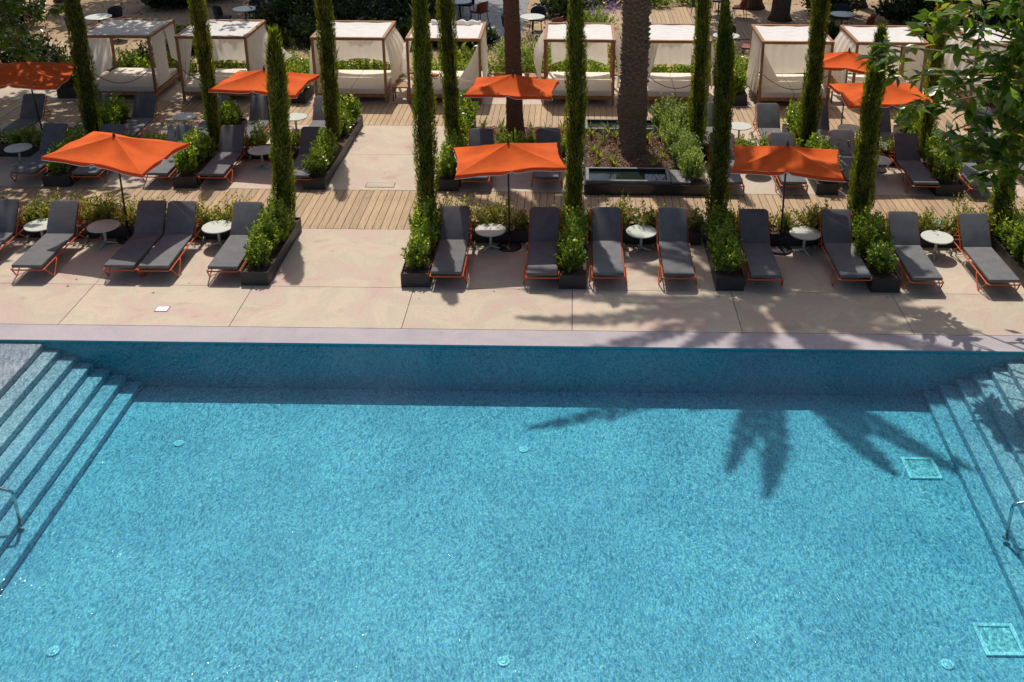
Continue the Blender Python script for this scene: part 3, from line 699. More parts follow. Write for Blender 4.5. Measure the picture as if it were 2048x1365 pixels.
# trough hedges behind the loungers
def hedge(x0,x1,y0,y1,h,z,label,n,seed,material,leaf=.062,trough=True,tl=None,per=20):
    if trough: planter(x0,x1,y0,y1,z+.05,tl,'low dark troughs')
    rg=np.random.default_rng(seed)
    t=thing('hedge',label,'hedge',((x0+x1)/2,(y0+y1)/2,z)); hw=(x1-x0)/2-.03; hd=(y1-y0)/2-.03
    # clumps along the row give an uneven top
    nc=max(3,int((x1-x0)/.32)); cx_=np.linspace(-hw,hw,nc)+rg.uniform(-.1,.1,nc); chh=rg.uniform(.6,1.25,nc)
    ci=rg.integers(0,nc,n)
    b=np.stack([np.clip(cx_[ci]+rg.normal(0,.09,n),-hw,hw),rg.uniform(-hd,hd,n),np.zeros(n)],1)
    d=np.stack([rg.normal(0,.30,n),rg.normal(0,.25,n),np.ones(n)],1); L=h*chh[ci]*rg.uniform(.45,1.1,n)
    V=sprigs(b,d,L,per,leaf,rg,spread=.85)
    f=link('foliage',quads_mesh('foliage',V),material,t); f['kind']='stuff'
    s=MB()
    for i in range(0,n,max(1,n//24)): s.tube([tuple(b[i]),tuple(b[i]+nrm(d[i])*L[i]*.8)],[.006,.002],4)
    part('stems',s,M['twig'],t)['kind']='stuff'
tA=[(-12.5,-9.75,'the far left front trough'),(-9.62,-6.25,'the front trough behind the touching lounger pair'),(-2.62,-.3,'the front trough behind the middle umbrella'),(.32,2.62,'the front trough facing the black water trough'),(3.26,5.5,'the front trough behind the right umbrella pole'),(6.16,8.45,'the front trough behind the last front table'),(9.08,12,'the rightmost front trough')]
for i,(a,b_,nm) in enumerate(tA):
    hedge(a,b_,18.98,19.42,.60,.22,'loose yellow-green hedge growing in '+nm,int(150*(b_-a)),60+i,M['hedge'],tl='low dark steel box: '+nm)
tB=[(-15,-12.25,'the leftmost middle trough'),(-11.45,-9.25,'the middle trough behind the left umbrella'),(-8.5,-6.3,'the middle trough left of the rear path'),(-2.55,-.2,'the middle trough behind the shaded umbrella pair'),(3.3,5.4,'the middle trough behind the striped umbrella'),(6.2,8.15,'the middle trough behind the right cypress'),(9.0,11.8,'the rightmost middle trough')]
for i,(a,b_,nm) in enumerate(tB):
    hedge(a,b_,23.48,23.85,.56,.22,'leafy green hedge growing in '+nm,int(95*(b_-a)),80+i,M['boxwood'],tl='low dark steel box: '+nm)

# ------------------------------------------------------------------ cypresses
def cypress_meshes(seed,Hh,tip,bend):
    rg=np.random.default_rng(seed); n=17000
    z=rg.uniform(0.0,1.0,n)**.95*Hh
    def rad(z): 
        q=z/Hh
        base=.205*(.70+.30*np.minimum(1,q/.12))*(1-.18*q)
        return base*np.clip((Hh-z)/tip,0.04,1)**.55
    a=rg.uniform(0,2*np.pi,n)
    lump=1+.15*np.sin(2*a+z*1.7+seed)+.12*np.sin(5*a-z*4.3+seed)+.10*np.sin(z*7.3+3*a)+.07*np.sin(z*13+a*4)
    r=rad(z)*lump*rg.uniform(.72,1.04,n)
    bx=bend[0]*np.sin(z/Hh*2.6)+bend[1]*(z/Hh)**2
    P=np.stack([r*np.cos(a)+bx,r*np.sin(a),z],1)
    D=np.stack([np.cos(a)*.38,np.sin(a)*.38,np.ones(n)],1)+rg.normal(0,.16,(n,3))
    L=rg.uniform(.05,.115,n); W=rg.uniform(.012,.022,n)
    wild=(rg.uniform(0,1,n)<.05)|((z>Hh-.8)&(rg.uniform(0,1,n)<.25)); L=np.where(wild,L*2.0,L)
    N=np.stack([np.cos(a),np.sin(a),np.full(n,.2)],1)+rg.normal(0,.5,(n,3))
    fol=quads_mesh('foliage',leaf_quads(P,D,L,W,rg,N=N))
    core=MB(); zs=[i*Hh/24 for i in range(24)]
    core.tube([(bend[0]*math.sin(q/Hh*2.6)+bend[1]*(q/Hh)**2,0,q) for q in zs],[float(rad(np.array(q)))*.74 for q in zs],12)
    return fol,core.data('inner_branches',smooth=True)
CY=[]
for sd,Hh,tip,bend in ((1,4.6,1.2,(.05,.05)),(2,5.3,1.5,(-.05,.06)),(3,5.6,1.3,(.04,-.08)),(4,5.9,1.6,(-.06,-.03))):
    t=thing('cypress','','cypress tree'); fo,co=cypress_meshes(sd,Hh,tip,bend)
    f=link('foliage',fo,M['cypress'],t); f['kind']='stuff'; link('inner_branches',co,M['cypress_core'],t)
    tk=MB(); tk.tube([(0,0,-.25),(0,0,.05),(0,0,Hh*.5)],[.055,.05,.03],10); part('trunk',tk,M['bark'],t,smooth=True)
    CY.append(t)
for x,y,v,s,rz,lb in [(-5.95,19.3,0,.88,.4,'thin cypress with a visible pointed top, on the left edge of the path'),(-2.99,19.3,1,1.0,1.9,'tall pale-green cypress on the right edge of the path'),
 (.0,19.3,2,.96,.2,'tall dense cypress in the middle front planter, left of the black trough'),(2.93,19.3,1,.87,3.5,'leaning cypress with visible top, right of the black trough'),
 (5.86,19.3,0,.92,3.3,'tapering cypress with visible top, in front of the right umbrellas'),(8.72,19.3,2,.50,1.0,'short dark cypress half hidden by magnolia leaves at the right'),
 (-11.97,24.0,3,1.0,2.8,'mossy dark cypress left of the first cabana'),(-8.94,24.0,2,1.0,.3,'dark cypress in front of the second cabana'),(-5.98,24.0,1,1.05,2.4,'tall cypress in front of the third cabana'),
 (-2.99,24.0,3,.95,.9,'slim cypress in front of the white-topped fourth cabana'),(3.05,24.0,3,1.0,5.0,'dark cypress rising out of the grey-green bushes'),(5.77,24.0,1,1.02,3.6,'dark mossy cypress in front of the seventh cabana'),(8.70,24.0,2,1.0,4.4,'dark cypress behind the magnolia branch')]:
    c=put(CY[v],USED,(x,y,.24),rz,lb,None,scale=(random.uniform(.86,1.1),random.uniform(.86,1.1),s)); c.rotation_euler=(R(random.uniform(-.8,.8)),R(random.uniform(-.9,.9)),rz)

# ------------------------------------------------------------------ central bed, water troughs, palms
bd=MB(); bd.box(.245,3.06,21.50,21.53,0,.25); bd.box(.245,.275,21.531,25.9,0,.25); bd.box(.276,3.06,25.87,25.9,0,.25)
tag(part('bed_wall',bd,M['trough']),'low black wall around the bark bed with the big palm','bed wall')
rg0=random.Random(5)
bs=MB(); bs.grid(lambda u,v:(.277+u*2.78,21.532+v*4.33,.20+.03*math.sin(3*u)*math.sin(5*v)+rg0.uniform(-.02,.02)),28,44)
tag(part('planting_bed',bs,M['soil'],smooth=True),kind='structure')
b2=MB(); b2.grid(lambda u,v:(-2.58+u*2.82,23.86+v*2.05,.05+rg0.uniform(-.02,.02)),26,22)
tag(part('planting_bed',b2,M['soil'],smooth=True),kind='structure')
n=6500; P=np.stack([rng.uniform(.30,3.02,n),rng.uniform(22.4,25.05,n),rng.uniform(.19,.27,n)],1)
P2=np.stack([rng.uniform(-2.5,.2,2600),rng.uniform(23.9,25.88,2600),rng.uniform(.05,.1,2600)],1); P=np.concatenate([P,P2])
D=rng.normal(size=(len(P),3))*np.array([1,1,.35])
tag(link('bark_mulch',quads_mesh('bark_mulch',leaf_quads(P,D,rng.uniform(.03,.08,len(P)),rng.uniform(.015,.035,len(P)),rng)),M['chips']),'brown bark chips covering the palm bed','mulch',kind='stuff')
def trough(x0,x1,y0,y1,label):
    t=thing('water_trough',label,'water trough',((x0+x1)/2,y0,0)); hw=(x1-x0)/2; d=y1-y0; w=.07
    for nm,b in (('front_wall',(-hw,hw,0,w)),('back_wall',(-hw,hw,d-w,d)),('side_wall',(-hw,-hw+w,w+.001,d-w-.001)),('side_wall',(hw-w,hw,w+.001,d-w-.001))):
        p=MB(); p.box(*b,.02,.33); part(nm,p,M['slate'] if nm!='x' else M['trough'],t)
    p=MB(); p.box(-hw+w+.001,hw-w-.001,w+.001,d-w-.001,.02,.262); part('water',p,M['stillwater'],t)
    p=MB(); 
    for b in ((-hw+w+.001,hw-w-.001,w+.001,w+.006),(-hw+w+.001,hw-w-.001,d-w-.006,d-w-.001),(-hw+w+.001,-hw+w+.006,w+.007,d-w-.007),(hw-w-.006,hw-w-.001,w+.007,d-w-.007)): p.box(*b,.263,.322)
    part('liner',p,M['trough'],t)
trough(.285,2.21,21.56,22.38,'black water trough at the front of the palm bed reflecting the sky')
trough(.285,2.19,25.05,25.82,'black water trough at the back of the palm bed, half behind the palm')
for (x0,x1,y0,y1),lb in (((2.23,2.68,21.58,22.34),'grey slate slab beside the front water trough'),((2.2,2.62,25.10,25.42),'front grey slate slab beside the rear water trough'),((2.2,2.62,25.46,25.80),'rear grey slate slab beside the rear water trough')):
    p=MB(); p.box(x0,x1,y0,y1,.24,.30); tag(part('slate_slab',p,M['slate'],bevel=.006,seg=1),lb,'slab')
for i,(x,y,s) in enumerate([(2.72,22.0,.8),(2.62,22.75,.92),(2.75,23.3,.9),(2.5,23.75,.85),(2.55,24.6,1.0),(2.45,25.3,1.1),(2.85,24.9,.95)]):
    shrub(x,y,.2,'grey-green bush along the right side of the palm bed, '+['nearest the front wall','second from the front','third from the front','fourth from the front','third from the back','tallest, at the back corner','second from the back'][i],s,'g')
def strap_plant(seed,name='strap_leaf_plant'):
    rg=np.random.default_rng(seed); n=16
    t=thing(name,'','plant'); mb=MB()
    for i in range(n):
        a=rg.uniform(0,6.28); L=rg.uniform(.25,.5); tilt_=rg.uniform(.15,.8); w=rg.uniform(.012,.022)
        pts=[]
        for k in range(5):
            s=k/4; h=L*s*math.cos(tilt_*s*1.5); o=L*s*math.sin(tilt_*s*1.5)+.01
            pts.append((o,h,w*(1-s**2)+.001))
        c,s_=math.cos(a),math.sin(a); vs=[]
        for o,h,ww in pts: vs+= [(c*o-s_*ww,s_*o+c*ww,h),(c*o+s_*ww,s_*o-c*ww,h)]
        mb.add(vs,[(2*k,2*k+1,2*k+3,2*k+2) for k in range(4)])
    part('leaves',mb,M['strap'],t)['kind']='stuff'
    st=MB(); st.tube([(0,0,-.03),(0,0,.05)],.02,6); part('crown_base',st,M['twig'],t)
    return t
SP=[strap_plant(200+i) for i in range(3)]
SPL=['nearest the left end of the front trough','at the bed edge beside the middle cypress, second from the front trough','just behind the middle of the front trough','in the bark between front trough and big palm, left side','at the left bed edge level with the big palm','left of the big palm, a little behind it','close behind the left side of the big palm','at the left bed edge before the rear trough','just in front of the left part of the rear trough','right of the big palm, a step towards the front trough','right of the big palm, against the grey-green bushes','just behind the right side of the big palm','beside the grey-green bushes, behind the big palm','just behind the right end of the front trough','in front of the rear trough, hidden behind the big palm','at the left front of the reddish palm bed','left of the reddish palm, near the boardwalk edge','right of the reddish palm, near the boardwalk edge','right of the reddish palm, behind the shaded lounger','between reddish palm and rear trough, near the boardwalk','at the far left corner of the reddish palm bed','between the middle cypress and the reddish palm bed']
for i,(x,y) in enumerate([(.55,22.75),(.62,23.15),(.95,22.65),(.9,23.0),(.5,23.6),(.75,24.2),(1.05,24.55),(.45,24.7),(.9,24.9),(1.95,22.95),(2.15,23.3),(1.85,24.3),(2.2,24.7),(1.9,22.6),(1.3,24.9),(-2.2,24.4),(-1.9,25.4),(-1.1,25.6),(-.7,25.2),(-.3,25.5),(-2.4,25.6),(.05,24.6)]):
    put(SP[i%3],USED,(x,y,.2 if x>.2 else .06),random.uniform(0,6),'strap-leaved plant '+SPL[i],'strap-leaved plants in the bark bed',scale=(random.uniform(.8,1.2),)*3)

def palm(name_label,base,top,r0,r1,stub,seed,matb,fr_ang,flen,droop):
    rg=random.Random(seed)
    t=thing('palm_tree',name_label,'palm tree',base)
    bx,by,bz=base; dx,dy,H=top[0]-bx,top[1]-by,top[2]-bz
    tr=MB(); NR=int(H*13); NA=22
    def ctr(s): return (dx*(s**1.5),dy*s,H*s)
    vs=[];
    for j in range(NR+1):
        s=j/NR; c=ctr(s); z=H*s
        flare=1+.35*math.exp(-z/.25)
        if stub: flare*=1+.18*math.exp(-((z-1.25)/.45)**2)
        rr=(r0+(r1-r0)*min(1,z/4))*flare
        for k in range(NA):
            a=2*math.pi*k/NA
            ph=(z*7.5+ (0.5 if (k//2)%2 else 0)+.15*math.sin(a*3))%1
            b=1+(.03 if stub else .055)*(ph-.5)+rg.uniform(-.03,.03)+(.06*math.sin(z*1.9+2*a)+.05*math.sin(z*3.7-a) if stub else .02*math.sin(z*5+a))
            vs.append((c[0]+rr*b*math.cos(a),c[1]+rr*b*math.sin(a),z))
    tr.add(vs,[(j*NA+k,j*NA+(k+1)%NA,(j+1)*NA+(k+1)%NA,(j+1)*NA+k) for j in range(NR) for k in range(NA)])
    part('trunk',tr,matb,t)
    if stub:
        sb=MB()
        for j in range(760):
            z=1.35+j*.0075; 
            if z>H*.98: break
            s=z/H; c=ctr(s); a=j*2.399; rr=(r0+(r1-r0)*min(1,z/4))
            w=rg.uniform(.05,.085); out=rg.uniform(.025,.085); z+=rg.uniform(-.05,.05)
            ca,sa=math.cos(a),math.sin(a)
            def q(r_,tw,zz): return (c[0]+r_*ca-tw*sa,c[1]+r_*sa+tw*ca,zz)
            sb.add([q(rr-.02,-w,z-.03),q(rr-.02,w,z-.03),q(rr+out,w*.6,z+.06),q(rr+out,-w*.6,z+.06),q(rr-.02,w*.7,z+.08),q(rr-.02,-w*.7,z+.08)],[(0,1,2,3),(3,2,4,5),(1,4,2),(0,3,5)])
        part('leaf_bases',sb,M['leaf_base'],t)['kind']='stuff'
    # crown
    cr=Vector(ctr(1.0)); 
    for az,Lf in fr_ang:
        a=R(az+rg.uniform(-3,3)); L=Lf*flen*rg.uniform(.95,1.05); e0=rg.uniform(.15,.55); dr=droop*rg.uniform(.8,1.15)
        pts=[]; 
        for k in range(13):
            s=k/12; ang=e0-dr*s
            if k==0: p=Vector((0,0,0))
            else: p=pts[-1]+Vector((math.cos(a)*math.cos(ang),math.sin(a)*math.cos(ang),math.sin(ang)))*(L/12)
            pts.append(p)
        fr=MB(); fr.tube([tuple(cr+p) for p in pts],[.03*(1-.85*k/12) for k in range(13)],5)
        rc=part('frond',fr,M['twig'],t)
        nl=124; s=np.linspace(.10,.99,nl); PP=[];DD=[];LL=[]
        sideh=Vector((-math.sin(a),math.cos(a),0))
        for q in s:
            i=min(int(q*12),11); f=q*12-i; p=pts[i].lerp(pts[i+1],f)+cr; tg=(pts[i+1]-pts[i]).normalized()
            for sg in (-1,1):
                PP.append(p); DD.append(sideh*sg*.72+tg*.85+Vector((rg.uniform(-.22,.22),rg.uniform(-.22,.22),-.25+rg.uniform(-.3,.2)))); LL.append((.40*math.sin(math.pi*min(.97,.16+q*.82))+.06)*rg.uniform(.55,1.2))
        V=leaf_quads(np.array(PP),np.array(DD),np.array(LL),np.full(len(LL),.10),rng)
        link('leaflets',quads_mesh('leaflets',V),M['frond'],rc)['kind']='stuff'
palm('massive rough-barked palm trunk standing in the bark bed behind the black trough',(1.43,23.88,.18),(1.5,23.7,13.6),.31,.295,True,4,M['palm_bark'],
     [(195,1.06),(214,1.14),(254,.86),(266,1.15),(289,1.08),(308,1.06),(333,.98),(346,.72),(177,.98),(155,.85),(20,.8),(50,.8),(80,.8),(110,.8),(135,.8),(234,.6),(321,.62),(300,.72),(326,.98),(341,.95),(357,.85),(205,.7)],4.5,1.0)
palm('reddish-brown slimmer palm trunk behind the middle rear umbrella',(-1.52,25.1,.05),(-1.75,24.9,9.2),.215,.20,False,9,M['palm_bark2'],
     [(k*30+8,.8+.2*((k*7)%3)/2) for k in range(12)],2.7,1.5)

# ------------------------------------------------------------------ cabanas
def sheet(name,fn,nu,nv,material,parent):
    m=MB(); m.grid(fn,nu,nv); return part(name,m,material,parent,smooth=True)
def cabana(x,label,left,right,back,rope=False,w=2.0,y=27.95,seed=0,roof_white=True,crumple=False):
    rg=random.Random(seed)
    t=thing('cabana',label,'cabana',(x,y,0),0,'daybed cabanas on the rear terrace'); hw=w/2; D=1.96; H=1.92; p_=.07
    for sx in (-1,1):
        for yy in (0,D-p_):
            m=MB(); xa=-hw if sx<0 else hw-p_; m.box(xa,xa+p_,yy,yy+p_,0,H-.082); part('post',m,M['teak'],t,bevel=.004,seg=1)
    for nm,b in (('front_beam',(-hw-.01,hw+.01,-.01,p_+.01)),('back_beam',(-hw-.01,hw+.01,D-p_-.01,D+.01)),('side_beam',(-hw-.01,-hw+p_+.01,p_+.012,D-p_-.012)),('side_beam',(hw-p_-.01,hw+.01,p_+.012,D-p_-.012))):
        m=MB(); m.box(*b,H-.08,H); part(nm,m,M['teak'],t,bevel=.004,seg=1)
    m=MB()
    for b in ((-hw+p_,hw-p_,.005,.05),(-hw+p_,hw-p_,D-.05,D-.005),(-hw+.01,-hw+.055,p_,D-p_),(hw-.055,hw-.01,p_,D-p_)): m.box(*b,.17,.27)
    for i in range(9): m.box(-hw+.06,hw-.06,.12+i*.2,.2+i*.2,.222,.24)
    part('bed_frame',m,M['teak'],t)
    for s in (-1,1):
        m=MB(); xa,xb=(-hw+.075,-.004) if s<0 else (.004,hw-.075); m.box(xa,xb,-.005,D-.09,.272,.43); part('mattress',m,M['mattress'],t,bevel=.02,seg=2,smooth=True)
    # roof cloth between the beams, sagging, with a slit before the back beam
    ph=rg.uniform(0,6)
    sheet('roof_cloth',lambda u,v:(-hw+p_+.0+u*(w-2*p_), .03+v*(D-.155)+.02*math.sin(u*9+ph)*v, H-.02-.05*math.sin(math.pi*u)*math.sin(math.pi*v)+.007*math.sin(v*38+2*math.sin(u*5+ph))*math.sin(math.pi*u)+.012*math.sin(u*13+ph)*v),26,26,M['roofcloth'],t)
    if crumple:
        sheet('gathered_cloth',lambda u,v:(-.55+u*1.45, D-.22+.07*math.cos(v*6.28)+.03*math.sin(u*23), H+.03+.06*math.sin(v*6.28)+.025*math.sin(u*31+v*5)),40,8,M['roofcloth'],t)
    def side(s,mode):
        xx=s*(hw-.03)
        if mode=='full':
            sheet('side_curtain',lambda u,v:(xx+s*(.05*v+.018*math.sin(u*34+ph)+.14*v*v*math.sin(u*3)),.1+u*(D-.2),H-.1-v*1.45-.05*math.sin(u*5)*v),44,12,M['sheer'],t)
        elif mode=='short':   # gathered to the front half, open behind
            sheet('side_curtain',lambda u,v:(xx+s*(.02+.02*math.sin(u*26+ph)+.06*v),.08+u*.95*(1-.15*v),H-.1-v*1.42),26,12,M['sheer'],t)
            sheet('side_curtain',lambda u,v:(xx+s*(.02*math.sin(u*21)+.04*v),1.2+u*.66+.12*v*(1-u),H-.1-v*(1.2-.3*(1-u))),18,12,M['sheer'],t)
        elif mode=='blown':   # lifted outwards by the wind, drawn into a point
            sheet('side_curtain',lambda u,v:(xx+s*(.85*v**1.5*(u**1.4)+.02*math.sin(u*20+ph)*(1-v)),.12+u*(D-.25)-.25*v*u,H-.1-v*(1.3-.35*u)+.05*math.sin(u*8)*v),36,14,M['sheer'],t)
        elif mode=='billow':
            sheet('side_curtain',lambda u,v:(xx+s*(.38*math.sin(v*2.2)*(.35+.65*u)+.022*math.sin(u*30+ph)),.1+u*(D-.25),H-.1-v*1.38+.1*u*v),40,14,M['sheer'],t)
        elif mode=='tied':    # held back at the front post
            sheet('side_curtain',lambda u,v:(xx-s*(.02+(.42*u*(1-v)**.7)+.03*math.sin(u*18)),.09+.03*u+.04*math.sin(u*9+v),H-.1-v*1.42),20,12,M['sheer'],t)
        elif mode=='slant':   # triangle drawn inwards to the bed
            sheet('side_curtain',lambda u,v:(xx-s*(.03+.62*u*v**1.3+.015*math.sin(u*20)),.15+u*.5,H-.1-v*1.25),20,14,M['sheer'],t)
            sheet('side_curtain',lambda u,v:(xx+s*(.02+.02*math.sin(u*28+ph)+.05*v),.1+u*(D-.25),H-.1-v*1.4),40,10,M['sheer'],t)
    for md in left: side(-1,md)
    for md in right: side(1,md)
    if back:
        zb,arch=back
        sheet('back_curtain',lambda u,v:(-hw+.16+u*(w-.32)+.012*math.sin(v*9),D-.13-.22*math.sin(v*1.5)*math.sin(math.pi*u)**.6-.01*math.sin(u*40),H-.1-v*((H-.1-zb)-arch*math.sin(math.pi*u)**.8)),34,14,M['sheer'],t)
    if rope:
        m=MB(); m.tube([(-hw+.09+(w-.18)*i/16,-.015,.95-.42*math.sin(math.pi*i/16)**.9) for i in range(17)],.012,6); part('rope',m,M['rope'],t,smooth=True)
cabana(-12.92,'leftmost teak cabana with leaf-dappled roof and open curtains',['full'],['short'],None,True,seed=1)
cabana(-10.2,'teak cabana behind the second cypress, its right curtain blown far out into a point',['tied'],['blown','full'],(.62,.16),True,seed=2)
cabana(-6.36,'teak cabana with billowing curtains on both sides, right before the open path',['tied','billow'],['billow'],(.66,.2),False,w=2.07,seed=3)
cabana(-3.68,'open teak cabana with crumpled roof cloth and a fruit plate on its bed',['blown'],['slant'],None,False,w=2.1,seed=4,crumple=True)
cabana(.14,'teak cabana between the palm trunks, white voile at its left post',['billow'],['billow'],(.66,.26),False,seed=5)
cabana(2.87,'teak cabana right of the big palm with a sagging rope across its front',['tied'],['billow'],(.66,.12),True,w=1.9,seed=6)
cabana(6.23,'teak cabana with drawn left curtain and sagging rope, behind a mossy cypress',['full','slant'],['tied'],(.52,.0),True,seed=7)
cabana(8.85,'teak cabana behind the far small umbrella, its left curtain flared',['billow'],['full'],(.52,.0),False,seed=8)
cabana(12.2,'rightmost teak cabana seen through the magnolia leaves',['billow'],['full'],(.7,.1),False,seed=9)
# fruit plate on the fourth cabana's bed
t=thing('fruit_plate','plate of red and yellow fruit on the bed of the open cabana','plate',(-4.12,29.15,.432))
p=MB(); p.lathe([(.05,0),(.16,.012),(.17,.022),(.15,.016)],24); part('plate',p,M['white'],t)
for i in range(9):
    a=i*2.4; r_=.03+.085*(i/9); p=MB(); p.lathe([(.004,.02),(.03,.03),(.036,.055),(.026,.08),(.004,.09)],10,(r_*math.cos(a),r_*math.sin(a))); part('fruit',p,M['fruit_red'] if i%2 else M['fruit_yel'],t,smooth=True)
# stools beside the cabanas and rolled towels
def make_stool():
    t=thing('side_stool','','stool')
    p=MB(); p.box(-.24,.24,-.2,.2,.40,.44); part('seat',p,M['teak'],t,bevel=.005,seg=1)
    for sx in (-1,1):
        for sy in (-1,1): p=MB(); p.box(sx*.21-.02,sx*.21+.02,sy*.17-.02,sy*.17+.02,0,.399); part('leg',p,M['teak'],t)
    return t
ST=make_stool()
for x,y,lb in [(-4.98,28.3,'teak side stool right of the third cabana'),(-1.62,28.9,'teak side stool behind the reddish palm with rolled towels on it'),(-1.1,29.4,'teak side stool at the left of the fifth cabana'),(4.75,29.1,'teak side stool between the sixth and seventh cabanas'),(7.62,28.5,'teak side stool between the seventh and eighth cabanas')]:
    put(ST,USED,(x,y,0),0,lb,'teak side stools')
for dx,lb in ((-.1,'left white rolled towel on the stool behind the reddish palm'),(.1,'right white rolled towel on the stool behind the reddish palm')):
    p=MB(); p.tube([(-1.62+dx,28.75,.52),(-1.62+dx,29.05,.52)],.075,14); tag(part('rolled_towel',p,M['roofcloth'],bevel=.01,seg=1),lb,'towel')
# hedges and their timber boxes behind the cabanas
for i,(a,b_,nm) in enumerate([(-14.2,-11.8,'behind the leftmost cabana'),(-11.3,-9.1,'behind the second cabana'),(-8.9,-7.6,'between the second and third cabanas'),(-7.4,-5.3,'behind the third cabana'),(-4.9,-2.6,'behind the open fourth cabana'),(-2.45,-1.0,'around the reddish palm'),(-.85,1.15,'behind the fifth cabana'),(1.9,3.85,'behind the cabana right of the big palm'),(4.0,5.2,'between the sixth and seventh cabanas'),(5.3,7.2,'behind the seventh cabana'),(7.8,9.9,'behind the eighth cabana'),(10.2,13.2,'behind the rightmost cabana')]):
    te=thing('timber_edging','brown timber edging of the green bed '+nm,'edging',((a+b_)/2,30.05,0)); hw_=(b_-a)/2
    for y0_ in (0,.81): m=MB(); m.box(-hw_,hw_,y0_,y0_+.04,0,.30); part('board',m,M['teak'],te)
    hedge(a,b_,30.1,30.85,.72,.02,'bright green hedge '+nm,int(95*(b_-a)),120+i,M['boxwood'],leaf=.085,trough=False,per=18)

# ------------------------------------------------------------------ small things on the terrace
for x,y,lb in ((1.29,19.62,'small teal disc lamp in the hedge behind the front table by the trough'),(7.53,19.60,'small teal disc lamp in the hedge behind the last front table'),(-6.44,19.62,'small teal disc lamp behind the path-side lounger')):
    t=thing('garden_lamp',lb,'garden lamp',(x,y-.12,0),group='teal garden lamps')
    p=MB(); p.lathe([(.015,0),(.015,.32)],10); part('stem',p,M['pole'],t)
    p=MB(); p.lathe([(.12,.32),(.135,.33),(.13,.35),(.02,.362)],20); part('shade',p,M['teal'],t,smooth=False)
t=thing('floor_light','square white ground light in the paving near the pool edge','ground light',(-7.34,16.14,.001))
p=MB(); p.box(-.12,.12,-.09,.09,0,.008); part('frame',p,M['chrome'],t); p=MB(); p.box(-.105,.105,-.075,.075,.0085,.012); part('lens',p,M['white'],t)

# ------------------------------------------------------------------ garden behind
dk=tag(bpy.data.objects.new('garden_boardwalk',None),kind='structure'); COL.objects.link(dk); 
for i in range(62):
    x=-.8+i*.165; y0=34.8+.10*abs(x-2.0)**1.3; y1=39.2+1.6*math.sin((x-1)*.22)
    m=MB(); m.box(-.077,.077,0,max(.6,y1-y0),0,.035); o=part('plank',m,M['deck'],dk); o.location=(x,y0,.002+random.uniform(0,.004))
def tree(name,label,base,r,h,crown,seed,nleaf,leaf,lean=(0,0),mat_l='treeleaf'):
    rg=np.random.default_rng(seed); t=thing(name,label,'tree',base)
    tk=MB(); tk.tube([(0,0,-.05),(0,0,.25),(lean[0]*.4,lean[1]*.4,h*.45),(lean[0],lean[1],h)],[r*1.45,r,r*.85,r*.55],14); part('trunk',tk,M['bark'],t,smooth=True)
    cx_,cy_,cz,rx,ry,rz=crown
    br=MB(); cl=[]
    for i in range(30):
        d=nrm(rg.normal(size=3))*rg.uniform(.35,1)**.5; q=np.array([cx_+d[0]*rx*.8,cy_+d[1]*ry*.8,cz+d[2]*rz*.75]); cl.append(q)
        b0=np.array([lean[0],lean[1],h*.92]); br.tube([tuple(b0),tuple((b0+q)/2+np.array([0,0,.3])),tuple(q)],[r*.35,r*.2,.02],6)
    part('limbs',br,M['bark'],t,smooth=True)
    # leaves hang in separate sprays, so the sun falls through the gaps between them
    ns=nleaf//26; u=nrm(rg.normal(size=(ns,3)))*(rg.uniform(0,1,(ns,1))**.4)
    sp=np.array([cx_,cy_,cz])+u*np.array([rx,ry,rz])
    P=np.repeat(sp,26,0)+rg.normal(size=(ns*26,3))*np.array([.30,.30,.12])
    D=rg.normal(size=P.shape)*np.array([1,1,.5])+np.array([0,0,-.3])
    link('crown',quads_mesh('crown',leaf_quads(P,D,leaf*1.6*rg.uniform(.8,1.3,len(P)),leaf*.95*rg.uniform(.8,1.2,len(P)),rg,N=nrm(rg.normal(size=P.shape)*.5+np.array([0,0,1])))),M[mat_l],t)['kind']='stuff'
tree('shade_tree','tall shade tree whose broad crown dapples the left cabanas',(-18.5,30.0,0),.3,6.0,(4.2,.0,8.2,5.2,5.0,1.2),301,5600,.20,(1.2,-.3))
tree('shade_tree','shade tree left of the garden, dappling the left loungers',(-17.8,24.6,0),.26,5.2,(2.8,-1.0,7.2,3.9,3.8,1.0),302,3000,.19,(.8,0))
tree('pine_tree','leaning brown tree trunk between two cypresses behind the sixth cabana',(5.6,37.9,0),.17,7.0,(.5,2.5,9.2,3,3,1.4),303,3600,.2,(-.2,.3))
tree('pine_tree','thick tree trunk at the top behind the seventh cabana',(7.0,40.3,0),.42,7.5,(1,1.5,10.4,3.6,3,1.5),304,4600,.22,(-.3,.4))
tree('pine_tree','grey-brown tree trunk right above the seventh cabana roof',(7.75,38.3,0),.36,7.0,(1.8,.5,8.8,3.5,3.0,1.5),305,4600,.22,(.5,.3))
tree('pine_tree','dark tree trunk in the far right garden',(11.3,40.8,0),.33,7.0,(1.5,-.5,8.5,4.5,3.2,1.5),306,8500,.22,(.2,.3))
tree('shade_tree','dense evergreen shading the dark bed behind the second and third cabanas',(-9.5,42.5,0),.35,5.5,(1.0,-1.0,7.6,5.6,4.0,1.6),307,14000,.24,(0,0),'darkleaf')
tree('shade_tree','shade tree at the far right behind the last cabana',(16.5,35.5,0),.3,5.5,(-1.2,-.5,7.4,4.2,3.2,1.5),308,7000,.22,(-.3,0))
tree('shade_tree','shade tree in the far left garden',(-20.5,40.5,0),.3,6,(5.0,2.2,8.6,5.4,3.6,1.3),309,9000,.22)
